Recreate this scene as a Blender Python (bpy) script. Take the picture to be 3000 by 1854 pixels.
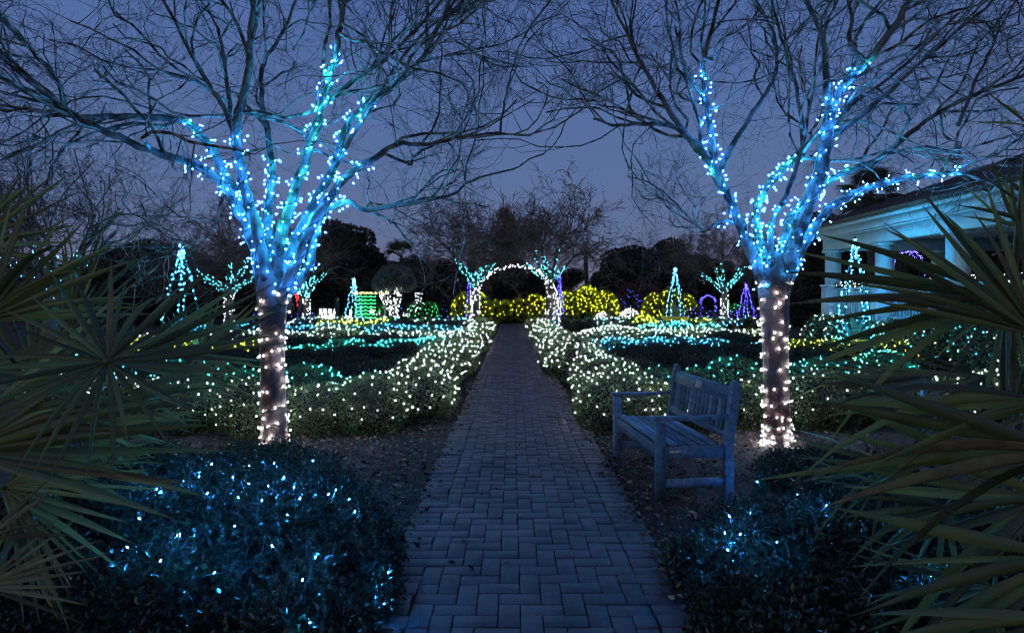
import bpy, math, random
import numpy as np
from mathutils import Vector, Matrix

# ------------------------------------------------------------------ camera, sky, sun, exposure
scene = bpy.context.scene
for o in list(bpy.data.objects):
    bpy.data.objects.remove(o)
C = scene.collection
CAM_H = 1.5
cam_data = bpy.data.cameras.new('camera')
cam = bpy.data.objects.new('camera', cam_data)
C.objects.link(cam)
cam.location = (0, 0, CAM_H)
cam.rotation_euler = (math.radians(90), 0, 0)
cam_data.lens = 21.0
cam_data.sensor_width = 36.0
cam_data.shift_y = -0.0147
cam_data.clip_start = 0.05
cam_data.clip_end = 3000
scene.camera = cam

SUN_EL, SUN_AZ = math.radians(7), math.radians(205)     # afterglow behind the camera
world = bpy.data.worlds.new('World')
scene.world = world
world.use_nodes = True
wn, wl = world.node_tree.nodes, world.node_tree.links
wn.clear()
w_out = wn.new('ShaderNodeOutputWorld')
w_bg = wn.new('ShaderNodeBackground')
w_sky = wn.new('ShaderNodeTexSky')
w_sky.sky_type = 'NISHITA'
w_sky.sun_disc = False
w_sky.sun_elevation = math.radians(1.0)
w_sky.sun_rotation = SUN_AZ
w_tc = wn.new('ShaderNodeTexCoord')
w_sep = wn.new('ShaderNodeSeparateXYZ')
w_ramp = wn.new('ShaderNodeValToRGB')
w_ramp.color_ramp.elements[0].position = 0.0
w_ramp.color_ramp.elements[0].color = (0.178, 0.156, 0.235, 1)
w_ramp.color_ramp.elements[1].position = 1.0
w_ramp.color_ramp.elements[1].color = (0.052, 0.095, 0.310, 1)
for p, c in ((0.05, (0.146, 0.156, 0.268, 1)), (0.11, (0.114, 0.160, 0.305, 1)), (0.21, (0.100, 0.163, 0.345, 1)), (0.42, (0.082, 0.148, 0.374, 1))):
    e = w_ramp.color_ramp.elements.new(p)
    e.color = c
w_mix = wn.new('ShaderNodeMix')
w_mix.data_type = 'RGBA'
w_mix.inputs['Factor'].default_value = 0.97
wl.new(w_tc.outputs['Generated'], w_sep.inputs[0])
wl.new(w_sep.outputs['Z'], w_ramp.inputs[0])
w_dim = wn.new('ShaderNodeVectorMath')
w_dim.operation = 'SCALE'
w_dim.inputs['Scale'].default_value = 0.12
wl.new(w_sky.outputs[0], w_dim.inputs[0])
wl.new(w_dim.outputs[0], w_mix.inputs['A'])
wl.new(w_ramp.outputs[0], w_mix.inputs['B'])
wl.new(w_mix.outputs['Result'], w_bg.inputs['Color'])
w_bg.inputs['Strength'].default_value = 1.0
wl.new(w_bg.outputs[0], w_out.inputs[0])

sun_data = bpy.data.lights.new('sun', 'SUN')
sun_data.energy = 0.26
sun_data.angle = math.radians(40)
sun_data.color = (1.0, 0.84, 0.56)
sun = bpy.data.objects.new('sun', sun_data)
C.objects.link(sun)
sd = Vector((math.sin(SUN_AZ) * math.cos(SUN_EL), math.cos(SUN_AZ) * math.cos(SUN_EL), math.sin(SUN_EL)))
sun.rotation_euler = (-sd).to_track_quat('-Z', 'Y').to_euler()
sun.location = (0, -5, 8)

vs = scene.view_settings
vs.view_transform = 'Standard'
vs.look = 'None'
vs.exposure = 0.0
vs.gamma = 1.0
vs.use_curve_mapping = False
scene.render.engine = 'CYCLES'
cy = scene.cycles
cy.use_denoising = True
cy.max_bounces = 3
cy.diffuse_bounces = 1
cy.glossy_bounces = 1
cy.transmission_bounces = 2
cy.sample_clamp_indirect = 2.0
cy.use_light_tree = True
cy.pixel_filter_type = 'BLACKMAN_HARRIS'
cy.filter_width = 1.1
cy.use_adaptive_sampling = True
cy.adaptive_threshold = 0.02
cy.caustics_reflective = False
cy.caustics_refractive = False

# ------------------------------------------------------------------ helpers
rnd = random.Random(7)
rng = np.random.default_rng(11)
F = 21.0 / 36.0 * 2447


def at(px, py, Y):
    """photo pixel (2447 wide) at distance Y"""
    return Vector(((px - 1224) / F * Y, Y, CAM_H - (py - 720) / F * Y))


class MB:
    def __init__(s):
        s.v, s.q, s.t, s.qm, s.tm, s.n = [], [], [], [], [], 0

    def add(s, v, quads=None, tris=None, m=0):
        v = np.asarray(v, dtype=np.float32).reshape(-1, 3)
        if quads is not None and len(quads):
            q = np.asarray(quads, dtype=np.int64).reshape(-1, 4) + s.n
            s.q.append(q); s.qm.append(np.full(len(q), m))
        if tris is not None and len(tris):
            t = np.asarray(tris, dtype=np.int64).reshape(-1, 3) + s.n
            s.t.append(t); s.tm.append(np.full(len(t), m))
        s.v.append(v); s.n += len(v)

    def box(s, c, size, rz=0.0, m=0, top=None):
        x, y, z = size[0] / 2, size[1] / 2, size[2] / 2
        v = np.array([(-x, -y, -z), (x, -y, -z), (x, y, -z), (-x, y, -z), (-x, -y, z), (x, -y, z), (x, y, z), (-x, y, z)], dtype=np.float32)
        if top is not None:
            v[4:, :2] *= top
        if rz:
            cr, sr = math.cos(rz), math.sin(rz)
            v[:, :2] = np.stack([v[:, 0] * cr - v[:, 1] * sr, v[:, 0] * sr + v[:, 1] * cr], 1)
        s.add(v + np.array(c, dtype=np.float32), [(0, 3, 2, 1), (4, 5, 6, 7), (0, 1, 5, 4), (1, 2, 6, 5), (2, 3, 7, 6), (3, 0, 4, 7)], m=m)

    def tube(s, pts, rad, sides=6, m=0, cap=True):
        P = np.asarray([tuple(p) for p in pts], dtype=np.float64)
        n = len(P)
        R = np.broadcast_to(np.asarray(rad, dtype=np.float64), (n,)) if np.ndim(rad) == 0 else np.asarray(rad, dtype=np.float64)
        T = np.empty_like(P)
        T[1:-1] = P[2:] - P[:-2]
        T[0] = P[1] - P[0]; T[-1] = P[-1] - P[-2]
        T /= np.linalg.norm(T, axis=1)[:, None] + 1e-9
        ax = P[-1] - P[0]
        ref = np.eye(3)[int(np.argmin(np.abs(ax)))]
        U = np.cross(T, ref); U /= np.linalg.norm(U, axis=1)[:, None] + 1e-9
        W = np.cross(T, U)
        a = np.arange(sides) * (2 * math.pi / sides)
        V = P[:, None, :] + R[:, None, None] * (np.cos(a)[None, :, None] * U[:, None, :] + np.sin(a)[None, :, None] * W[:, None, :])
        i = np.arange(n - 1)[:, None] * sides
        k = np.arange(sides)[None, :]
        k2 = (k + 1) % sides
        Q = np.stack([i + k, i + k2, i + sides + k2, i + sides + k], -1).reshape(-1, 4)
        V = V.reshape(-1, 3)
        tr = None
        if cap:
            V = np.vstack([V, P[0] - T[0] * R[0] * .2, P[-1] + T[-1] * R[-1] * .4])
            kk = np.arange(sides); kn = (kk + 1) % sides
            b = n * sides
            tr = np.vstack([np.stack([np.full(sides, b), kn, kk], 1), np.stack([np.full(sides, b + 1), (n - 1) * sides + kk, (n - 1) * sides + kn], 1)])
        s.add(V, Q, tr, m)

    def tubes(s, lst, sides):
        """many open tubes at once: (path, r0, r1)"""
        by = {}
        for it in lst: by.setdefault(len(it[0]), []).append(it)
        for n, its in by.items():
            P = np.array([[tuple(p) for p in it[0]] for it in its])
            r0 = np.array([it[1] for it in its]); r1 = np.array([it[2] for it in its])
            f = np.linspace(0, 1, n)[None]
            Rr = r0[:, None] * (1 - f) + r1[:, None] * f
            T = np.empty_like(P)
            T[:, 1:-1] = P[:, 2:] - P[:, :-2]; T[:, 0] = P[:, 1] - P[:, 0]; T[:, -1] = P[:, -1] - P[:, -2]
            T /= np.linalg.norm(T, axis=2)[..., None] + 1e-9
            ref = np.eye(3)[np.argmin(np.abs(P[:, -1] - P[:, 0]), axis=1)][:, None, :]
            Uu = np.cross(T, ref); Uu /= np.linalg.norm(Uu, axis=2)[..., None] + 1e-9
            W = np.cross(T, Uu)
            a = np.arange(sides) * (2 * math.pi / sides)
            V = P[:, :, None, :] + Rr[:, :, None, None] * (np.cos(a)[:, None] * Uu[:, :, None, :] + np.sin(a)[:, None] * W[:, :, None, :])
            i = np.arange(n - 1)[:, None] * sides; k = np.arange(sides)[None]; k2 = (k + 1) % sides
            Q = np.stack([i + k, i + k2, i + sides + k2, i + sides + k], -1).reshape(-1, 4)
            Q = (np.arange(len(its))[:, None, None] * (n * sides) + Q[None]).reshape(-1, 4)
            s.add(V.reshape(-1, 3), Q)

    def lathe(s, prof, c=(0, 0, 0), sides=16, m=0):
        a = np.arange(sides) * (2 * math.pi / sides)
        pr = np.array(prof)
        V = np.stack([pr[:, None, 0] * np.cos(a) + c[0], pr[:, None, 0] * np.sin(a) + c[1], np.repeat(pr[:, None, 1], sides, 1) + c[2]], -1).reshape(-1, 3)
        i = np.arange(len(pr) - 1)[:, None] * sides
        k = np.arange(sides)[None, :]; k2 = (k + 1) % sides
        s.add(V, np.stack([i + k, i + k2, i + sides + k2, i + sides + k], -1).reshape(-1, 4), m=m)

    def blobs(s, cen, r, m=0):
        """joined octahedra"""
        cen = np.asarray(cen, dtype=np.float32).reshape(-1, 3)
        if not len(cen):
            return
        o = np.array([(1, 0, 0), (-1, 0, 0), (0, 1, 0), (0, -1, 0), (0, 0, 1), (0, 0, -1)], dtype=np.float32)
        rr = np.broadcast_to(np.asarray(r, dtype=np.float32), (len(cen),))
        V = (cen[:, None, :] + o[None] * rr[:, None, None]).reshape(-1, 3)
        f = np.array([(0, 2, 4), (2, 1, 4), (1, 3, 4), (3, 0, 4), (2, 0, 5), (1, 2, 5), (3, 1, 5), (0, 3, 5)])
        s.add(V, tris=(np.arange(len(cen))[:, None, None] * 6 + f[None]).reshape(-1, 3), m=m)

    def leaves(s, cen, size, nrm=None, spread=1.0, aspect=0.5, m=0, dirs=None):
        """folded leaf blades: base, two sides, tip"""
        cen = np.asarray(cen, dtype=np.float32); n = len(cen)
        if not n:
            return
        d = rng.normal(size=(n, 3)) * spread if dirs is None else np.asarray(dirs) + rng.normal(size=(n, 3)) * spread
        if nrm is not None:
            d = d + nrm * 0.9
        d /= np.linalg.norm(d, axis=1)[:, None] + 1e-9
        r = rng.normal(size=(n, 3))
        sd_ = np.cross(d, r); sd_ /= np.linalg.norm(sd_, axis=1)[:, None] + 1e-9
        nn = np.cross(sd_, d)
        L = (np.broadcast_to(size, (n,)) * rng.uniform(.7, 1.3, n))[:, None]
        w = L * aspect * .5
        V = np.stack([cen, cen + d * L * .45 + sd_ * w + nn * w * .35, cen + d * L, cen + d * L * .45 - sd_ * w + nn * w * .35], 1).reshape(-1, 3)
        i = np.arange(n)[:, None] * 4
        s.add(V, tris=np.concatenate([i + np.array([0, 1, 2]), i + np.array([0, 2, 3])], 0), m=m)

    def mesh(s, name, mats, smooth=False):
        me = bpy.data.meshes.new(name)
        V = np.concatenate(s.v) if s.v else np.zeros((0, 3), np.float32)
        Q = np.concatenate(s.q) if s.q else np.zeros((0, 4), np.int64)
        T = np.concatenate(s.t) if s.t else np.zeros((0, 3), np.int64)
        me.vertices.add(len(V)); me.vertices.foreach_set('co', V.astype(np.float32).ravel())
        nl = Q.size + T.size
        me.loops.add(nl)
        me.loops.foreach_set('vertex_index', np.concatenate([Q.ravel(), T.ravel()]).astype(np.int32))
        npol = len(Q) + len(T)
        me.polygons.add(npol)
        st = np.concatenate([np.arange(len(Q)) * 4, len(Q) * 4 + np.arange(len(T)) * 3]).astype(np.int32)
        me.polygons.foreach_set('loop_start', st)
        mi = np.concatenate((s.qm if s.qm else [np.zeros(0)]) + (s.tm if s.tm else [np.zeros(0)])).astype(np.int32)
        me.polygons.foreach_set('material_index', mi)
        if smooth:
            me.polygons.foreach_set('use_smooth', np.ones(npol, dtype=bool))
        for mt in (mats if isinstance(mats, (list, tuple)) else [mats]):
            me.materials.append(mt)
        me.update(calc_edges=True)
        return me


def tag(o, label=None, cat=None, group=None, kind=None):
    if label: o['label'] = label
    if cat: o['category'] = cat
    if group: o['group'] = group
    if kind: o['kind'] = kind
    return o


def link(name, me, parent=None, loc=(0, 0, 0), kind=None):
    o = bpy.data.objects.new(name, me)
    C.objects.link(o)
    o.location = loc
    if parent is not None:
        o.parent = parent
    if kind: o['kind'] = kind
    return o


def thing(name, base, label, cat, group=None, rz=0.0):
    o = bpy.data.objects.new(name, None)
    C.objects.link(o)
    o.empty_display_size = 0.2
    o.location = base
    o.rotation_euler = (0, 0, rz)
    return tag(o, label, cat, group)


def part(name, mb, mats, parent, smooth=False, kind=None, world_co=True):
    """a part whose mesh is in world coordinates (world_co) or in its parent's"""
    loc = (0, 0, 0)
    if world_co:
        p, loc = parent, Vector((0, 0, 0))
        while p is not None:
            loc = loc - p.location
            p = p.parent
    return link(name, mb.mesh(name, mats, smooth), parent, loc, kind)


# ------------------------------------------------------------------ materials
def nmat(name):
    m = bpy.data.materials.new(name)
    m.use_nodes = True
    nt = m.node_tree
    b = nt.nodes['Principled BSDF']
    return m, nt, b


def mat(name, col, rough=0.7, var=0.25, noise_scale=8.0, col2=None, bump=0.0, bump_scale=40.0, spec=0.3, island=False, obj=False, trans=0.0, metal=0.0, mixpos=(0.35, 0.65), stretch=None, world_tex=False):
    m, nt, b = nmat(name)
    N, L = nt.nodes, nt.links
    b.inputs['Roughness'].default_value = rough
    b.inputs['Specular IOR Level'].default_value = spec
    b.inputs['Metallic'].default_value = metal
    tc = N.new('ShaderNodeTexCoord')
    src = tc.outputs['Object']
    if world_tex:
        src = N.new('ShaderNodeNewGeometry').outputs['Position']
    if stretch:
        mp = N.new('ShaderNodeMapping'); mp.inputs['Scale'].default_value = stretch
        L.new(src, mp.inputs[0]); src = mp.outputs[0]
    nz = N.new('ShaderNodeTexNoise'); nz.inputs['Scale'].default_value = noise_scale; nz.inputs['Detail'].default_value = 5
    L.new(src, nz.inputs['Vector'])
    rp = N.new('ShaderNodeValToRGB')
    c2 = col2 or tuple(c * (1 - var * 1.6) for c in col)
    rp.color_ramp.elements[0].position = mixpos[0]; rp.color_ramp.elements[0].color = (*c2, 1)
    rp.color_ramp.elements[1].position = mixpos[1]; rp.color_ramp.elements[1].color = (*col, 1)
    L.new(nz.outputs['Fac'], rp.inputs[0])
    out = rp.outputs[0]
    if island or obj:
        hs = N.new('ShaderNodeHueSaturation')
        if island:
            r = N.new('ShaderNodeNewGeometry').outputs['Random Per Island']
        if obj:
            r2 = N.new('ShaderNodeObjectInfo').outputs['Random']
            if island:
                ad = N.new('ShaderNodeMath'); ad.operation = 'ADD'; L.new(r, ad.inputs[0]); L.new(r2, ad.inputs[1])
                fr = N.new('ShaderNodeMath'); fr.operation = 'FRACT'; L.new(ad.outputs[0], fr.inputs[0]); r = fr.outputs[0]
            else:
                r = r2
        mr = N.new('ShaderNodeMapRange'); mr.inputs['To Min'].default_value = 1 - var * 1.6; mr.inputs['To Max'].default_value = 1 + var * 1.3
        L.new(r, mr.inputs[0]); L.new(mr.outputs[0], hs.inputs['Value'])
        mh = N.new('ShaderNodeMapRange'); mh.inputs['To Min'].default_value = 0.5 - var * .09; mh.inputs['To Max'].default_value = 0.5 + var * .06
        L.new(r, mh.inputs[0]); L.new(mh.outputs[0], hs.inputs['Hue'])
        L.new(out, hs.inputs['Color']); out = hs.outputs[0]
    L.new(out, b.inputs['Base Color'])
    if bump:
        bn = N.new('ShaderNodeTexNoise'); bn.inputs['Scale'].default_value = bump_scale; bn.inputs['Detail'].default_value = 6
        L.new(src, bn.inputs['Vector'])
        bp = N.new('ShaderNodeBump'); bp.inputs['Strength'].default_value = bump; bp.inputs['Distance'].default_value = 0.01
        L.new(bn.outputs['Fac'], bp.inputs['Height']); L.new(bp.outputs[0], b.inputs['Normal'])
    if trans:
        tr = N.new('ShaderNodeBsdfTranslucent')
        L.new(out, tr.inputs[0])
        mx = N.new('ShaderNodeMixShader'); mx.inputs[0].default_value = trans
        L.new(b.outputs[0], mx.inputs[1]); L.new(tr.outputs[0], mx.inputs[2])
        L.new(mx.outputs[0], N['Material Output'].inputs[0])
    return m


def lamp(name, col, strength):
    m = bpy.data.materials.new(name)
    m.use_nodes = True
    N, L = m.node_tree.nodes, m.node_tree.links
    N.clear()
    e = N.new('ShaderNodeEmission'); e.inputs[0].default_value = (*col, 1); e.inputs[1].default_value = strength
    o = N.new('ShaderNodeOutputMaterial'); L.new(e.outputs[0], o.inputs[0])
    return m


M = {}
M['bark'] = mat('smooth_bark', (0.17, 0.125, 0.115), .55, .3, 4.0, col2=(0.055, 0.030, 0.027), bump=.5, bump_scale=30, mixpos=(.42, .58), stretch=(1, 1, .45))
M['limb'] = mat('lichened_bark', (0.150, 0.150, 0.135), .75, .3, 5.5, col2=(0.038, 0.022, 0.018), bump=.6, bump_scale=45, mixpos=(.40, .56))
M['branch'] = mat('lichen_branch', (0.26, 0.30, 0.26), .8, .3, 9.0, col2=(0.050, 0.035, 0.028), bump=.5, bump_scale=60, mixpos=(.42, .58))
M['twig'] = mat('twig_bark', (0.075, 0.060, 0.050), .8, .3, 6.0, col2=(0.035, 0.025, 0.02))
M['bare'] = mat('bare_twig', (0.17, 0.115, 0.095), .85, .3, 3.0, col2=(0.09, 0.06, 0.05))
M['pod'] = mat('seed_pod', (0.030, 0.020, 0.015), .8, .2)
M['hedge'] = mat('hedge_leaf', (0.115, 0.165, 0.060), .42, .4, 3.0, island=True, trans=.35, spec=.5)
M['hedge_dark'] = mat('dark_hedge_leaf', (0.060, 0.062, 0.036), .7, .3, 3.0, island=True, trans=.15)
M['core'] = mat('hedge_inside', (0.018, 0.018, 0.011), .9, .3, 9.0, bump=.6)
M['bush'] = mat('glossy_leaf', (0.030, 0.060, 0.026), .30, .6, 4.0, col2=(0.016, 0.030, 0.015), island=True, trans=.25, spec=.7)
M['stem'] = mat('shrub_stem', (0.045, 0.036, 0.026), .8, .3)
M['frond'] = mat('palm_blade', (0.185, 0.180, 0.040), .38, .4, 2.5, col2=(0.090, 0.120, 0.040), obj=True, trans=.35, spec=.5)
M['frond_dead'] = mat('dry_palm_blade', (0.20, 0.165, 0.065), .7, .3, 14.0, col2=(0.12, 0.09, 0.04), obj=True, trans=.2)
M['petiole'] = mat('palm_stalk', (0.12, 0.12, 0.05), .5, .2)
M['ever'] = mat('evergreen_leaf', (0.050, 0.056, 0.030), .7, .35, 1.0, island=True, trans=.1)
M['ever_b'] = mat('oak_leaf', (0.075, 0.060, 0.036), .75, .35, 1.0, island=True, trans=.1)
M['pine'] = mat('pine_needle', (0.060, 0.066, 0.030), .7, .3, 1.0, island=True)
M['olive'] = mat('olive_leaf', (0.21, 0.25, 0.19), .6, .3, 2.0, island=True, trans=.2)
M['yellow_bush'] = mat('gold_shrub_leaf', (0.18, 0.22, 0.04), .6, .3, 2.0, island=True, trans=.25)
M['red_bush'] = mat('russet_leaf', (0.16, 0.075, 0.055), .7, .3, 2.0, island=True, trans=.1)
M['mulch'] = mat('mulch', (0.070, 0.048, 0.036), .95, .4, 14.0, col2=(0.026, 0.018, 0.014), bump=1.0, bump_scale=60, world_tex=True)
M['litter'] = mat('dry_leaf', (0.26, 0.165, 0.11), .85, .55, 9.0, col2=(0.10, 0.060, 0.040), island=True)
M['grass'] = mat('far_lawn', (0.030, 0.034, 0.018), .95, .3, 3.0, bump=.6, world_tex=True)
M['wood'] = mat('blue_lit_weathered_teak', (0.145, 0.205, 0.245), .75, .3, 9.0, col2=(0.070, 0.105, 0.130), bump=.4, bump_scale=24, obj=True, stretch=(2.2, .35, 2.2))  # grey teak with the blue light on the bench mixed into its colour
M['plaque'] = mat('metal_plaque', (0.55, 0.50, 0.38), .35, .2, 30.0, metal=.7)
M['white'] = mat('blue_lit_white_paint', (0.46, 0.66, 0.72), .5, .08, 4.0, col2=(0.38, 0.56, 0.61), bump=.08)  # white tinted blue-grey: the cyan light on the pavilion is in the colour
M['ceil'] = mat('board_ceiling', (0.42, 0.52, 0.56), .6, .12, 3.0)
M['roof'] = mat('metal_roof', (0.075, 0.055, 0.045), .5, .3, 4.0, bump=.15)
M['stone'] = mat('stone_base', (0.30, 0.28, 0.26), .8, .3)
M['pot'] = mat('ochre_pot', (0.55, 0.45, 0.13), .55, .2, 5.0, bump=.15)
M['agave'] = mat('agave_leaf', (0.14, 0.22, 0.17), .5, .2, 3.0)
M['wire'] = mat('green_wire', (0.010, 0.035, 0.022), .5, .2)
M['iron'] = mat('painted_iron', (0.05, 0.06, 0.06), .5, .2)
M['red_metal'] = mat('mast_steel', (0.22, 0.10, 0.07), .6, .2)
M['cloth_a'] = mat('grey_coat', (0.16, 0.16, 0.17), .9, .2, 20.0)
M['cloth_b'] = mat('teal_coat', (0.06, 0.11, 0.14), .9, .2, 20.0)
M['cloth_c'] = mat('dark_coat', (0.05, 0.05, 0.07), .9, .2, 20.0)
M['skin'] = mat('skin', (0.45, 0.30, 0.23), .6, .1)
M['hair'] = mat('hair', (0.05, 0.035, 0.025), .7, .2)
M['joint'] = mat('joint_sand', (0.045, 0.042, 0.036), .95, .4, 30.0, bump=.5, world_tex=True)


def paver_mat():
    m, nt, b = nmat('concrete_paver')
    N, L = nt.nodes, nt.links
    b.inputs['Roughness'].default_value = .62
    pos = N.new('ShaderNodeNewGeometry')
    oi = N.new('ShaderNodeObjectInfo')
    ad = N.new('ShaderNodeMath'); ad.operation = 'ADD'; L.new(pos.outputs['Random Per Island'], ad.inputs[0]); L.new(oi.outputs['Random'], ad.inputs[1])
    fr = N.new('ShaderNodeMath'); fr.operation = 'FRACT'; L.new(ad.outputs[0], fr.inputs[0])
    n1 = N.new('ShaderNodeTexNoise'); n1.inputs['Scale'].default_value = 1.7; n1.inputs['Detail'].default_value = 6; L.new(pos.outputs['Position'], n1.inputs['Vector'])
    rp = N.new('ShaderNodeValToRGB'); L.new(n1.outputs['Fac'], rp.inputs[0])
    rp.color_ramp.elements[0].position = .35; rp.color_ramp.elements[0].color = (.062, .048, .052, 1)
    rp.color_ramp.elements[1].position = .65; rp.color_ramp.elements[1].color = (.130, .084, .082, 1)
    hs = N.new('ShaderNodeHueSaturation'); L.new(rp.outputs[0], hs.inputs['Color'])
    mr = N.new('ShaderNodeMapRange'); mr.inputs['To Min'].default_value = .84; mr.inputs['To Max'].default_value = 1.12; L.new(fr.outputs[0], mr.inputs[0]); L.new(mr.outputs[0], hs.inputs['Value'])
    # pale grit and dark stains
    vo = N.new('ShaderNodeTexVoronoi'); vo.inputs['Scale'].default_value = 95; L.new(pos.outputs['Position'], vo.inputs['Vector'])
    gr = N.new('ShaderNodeValToRGB'); gr.color_ramp.elements[0].position = .10; gr.color_ramp.elements[0].color = (1, 1, 1, 1); gr.color_ramp.elements[1].position = .20; gr.color_ramp.elements[1].color = (0, 0, 0, 1); L.new(vo.outputs['Distance'], gr.inputs[0])
    n2 = N.new('ShaderNodeTexNoise'); n2.inputs['Scale'].default_value = 60; L.new(pos.outputs['Position'], n2.inputs['Vector'])
    th = N.new('ShaderNodeMath'); th.operation = 'GREATER_THAN'; th.inputs[1].default_value = .56; L.new(n2.outputs['Fac'], th.inputs[0])
    gm = N.new('ShaderNodeMath'); gm.operation = 'MULTIPLY'; L.new(gr.outputs[0], gm.inputs[0]); L.new(th.outputs[0], gm.inputs[1])
    mx = N.new('ShaderNodeMix'); mx.data_type = 'RGBA'; L.new(gm.outputs[0], mx.inputs['Factor']); L.new(hs.outputs[0], mx.inputs['A']); mx.inputs['B'].default_value = (.32, .30, .30, 1)
    L.new(mx.outputs['Result'], b.inputs['Base Color'])
    ns = N.new('ShaderNodeTexNoise'); ns.inputs['Scale'].default_value = 3.3; ns.inputs['Detail'].default_value = 8; ns.inputs['Roughness'].default_value = .7; L.new(pos.outputs['Position'], ns.inputs['Vector'])
    sr = N.new('ShaderNodeValToRGB'); sr.color_ramp.elements[0].position = .36; sr.color_ramp.elements[0].color = (.38, .38, .36, 1); sr.color_ramp.elements[1].position = .56; sr.color_ramp.elements[1].color = (1, 1, 1, 1); L.new(ns.outputs['Fac'], sr.inputs[0])
    ml = N.new('ShaderNodeMix'); ml.data_type = 'RGBA'; ml.blend_type = 'MULTIPLY'; ml.inputs['Factor'].default_value = .9; L.new(mx.outputs['Result'], ml.inputs['A']); L.new(sr.outputs[0], ml.inputs['B']); L.new(ml.outputs['Result'], b.inputs['Base Color'])
    bp = N.new('ShaderNodeBump'); bp.inputs['Strength'].default_value = .6; bp.inputs['Distance'].default_value = .005
    n3 = N.new('ShaderNodeTexNoise'); n3.inputs['Scale'].default_value = 130; n3.inputs['Detail'].default_value = 4; L.new(pos.outputs['Position'], n3.inputs['Vector'])
    L.new(n3.outputs['Fac'], bp.inputs['Height']); L.new(bp.outputs[0], b.inputs['Normal'])
    return m


M['paver'] = paver_mat()
BLUE, CYAN, TEAL, WHITE, WARM = (0.020, 0.24, 1.0), (0.020, 0.36, 1.0), (0.016, 0.60, 0.78), (0.88, 0.98, 1.0), (0.97, 0.96, 1.0)
LB = {
    'blue': lamp('azure_bulb', BLUE, 720), 'cyan': lamp('cyan_bulb', CYAN, 700), 'teal': lamp('teal_bulb', TEAL, 800),
    'trunk': lamp('warm_white_bulb', WARM, 260), 'bush': lamp('sky_blue_bulb', (0.012, 0.24, 1.0), 3800), 'ob': lamp('obelisk_bulb', (0.012, 0.44, 0.92), 850), 'bank': lamp('bank_blue_bulb', (0.012, 0.45, 0.95), 520),
    'hw': lamp('white_hedge_bulb', WHITE, 360), 'ht': lamp('teal_hedge_bulb', (0.02, 0.62, 0.82), 430), 'hb': lamp('blue_hedge_bulb', (0.02, 0.34, 1.0), 430),
    'hy': lamp('yellow_hedge_bulb', (0.84, 0.94, 0.02), 330),
    'ft': lamp('far_teal_bulb', (0.10, 0.80, 0.95), 46), 'fw': lamp('far_white_bulb', (1.0, 1.0, 1.0), 46), 'fy': lamp('far_yellow_bulb', (0.84, 0.94, 0.02), 140),
    'fv': lamp('far_violet_bulb', (0.07, 0.05, 1.0), 40), 'fg': lamp('far_green_bulb', (0.04, 1.0, 0.16), 40), 'fr': lamp('far_red_bulb', (1.0, 0.02, 0.02), 40),
    'fb': lamp('far_azure_bulb', (0.10, 0.50, 1.0), 46), 'gold': lamp('gold_bulb', (1.0, 0.62, 0.18), 40),
}


def bulb_mesh(name, key, R=.0037, L=.016):
    mb = MB()
    mb.lathe([(.0010, 0), (R, L * .5), (.0010, L)], sides=4)
    return mb.mesh(name, LB[key], True)


BM = {k: bulb_mesh('bulb', k) for k in ('blue', 'cyan', 'teal', 'trunk', 'bush', 'hw', 'ht', 'hb', 'hy')}


def bulbs_single(parent, pts, keys, dirs=None, scale=1.0):
    base = parent.location
    for i, p in enumerate(pts):
        k = keys if isinstance(keys, str) else keys[i]
        o = bpy.data.objects.new('bulb', BM[k])
        C.objects.link(o)
        o.parent = parent
        o.location = Vector(p) - base
        d = Vector(dirs[i]) if dirs is not None else Vector((rnd.gauss(0, 1), rnd.gauss(0, 1), rnd.gauss(0, 1)))
        o.rotation_euler = d.to_track_quat('Z', 'Y').to_euler()
        o.scale = (scale,) * 3


def bulbs_joined(parent, pts, key, r=.011, name='bulbs'):
    mb = MB(); mb.blobs(np.array([tuple(p) for p in pts]), r)
    return part(name, mb, LB[key], parent, kind='stuff')


# ------------------------------------------------------------------ ground, path
def paver_mesh(w, l, name='brick'):
    """w along x, l along y; joint 6 mm, chamfered top"""
    mb = MB()
    g, c, z0, z1, z2 = .0025, .004, .0, .0545, .058
    x, y = w / 2 - g, l / 2 - g
    v = []
    for (a, b_, z) in ((x, y, z0), (x, y, z1), (x - c, y - c, z2)):
        v += [(-a, -b_, z), (a, -b_, z), (a, b_, z), (-a, b_, z)]
    q = [(8, 9, 10, 11)]
    for r in (0, 4):
        for k in range(4):
            q.append((r + k, r + (k + 1) % 4, r + 4 + (k + 1) % 4, r + 4 + k))
    mb.add(v, q)
    return mb


gm = MB()
gx = np.array([-400, -60, -20, -.79, .79, 20, 60, 400]); gy = np.array([-40, -4, 1, 42, 70, 400, 1200])
gv = np.array([(x, y, 0.03 if 0 < i < 7 else 0.0) for y in gy for i, x in enumerate(gx)])
gv[:, 2] = 0.0
nq = [(j * 8 + i, j * 8 + i + 1, (j + 1) * 8 + i + 1, (j + 1) * 8 + i) for j in range(6) for i in range(7)]
gm.add(gv, nq)
ground = link('ground', gm.mesh('ground', M['mulch']), kind='structure')

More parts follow.
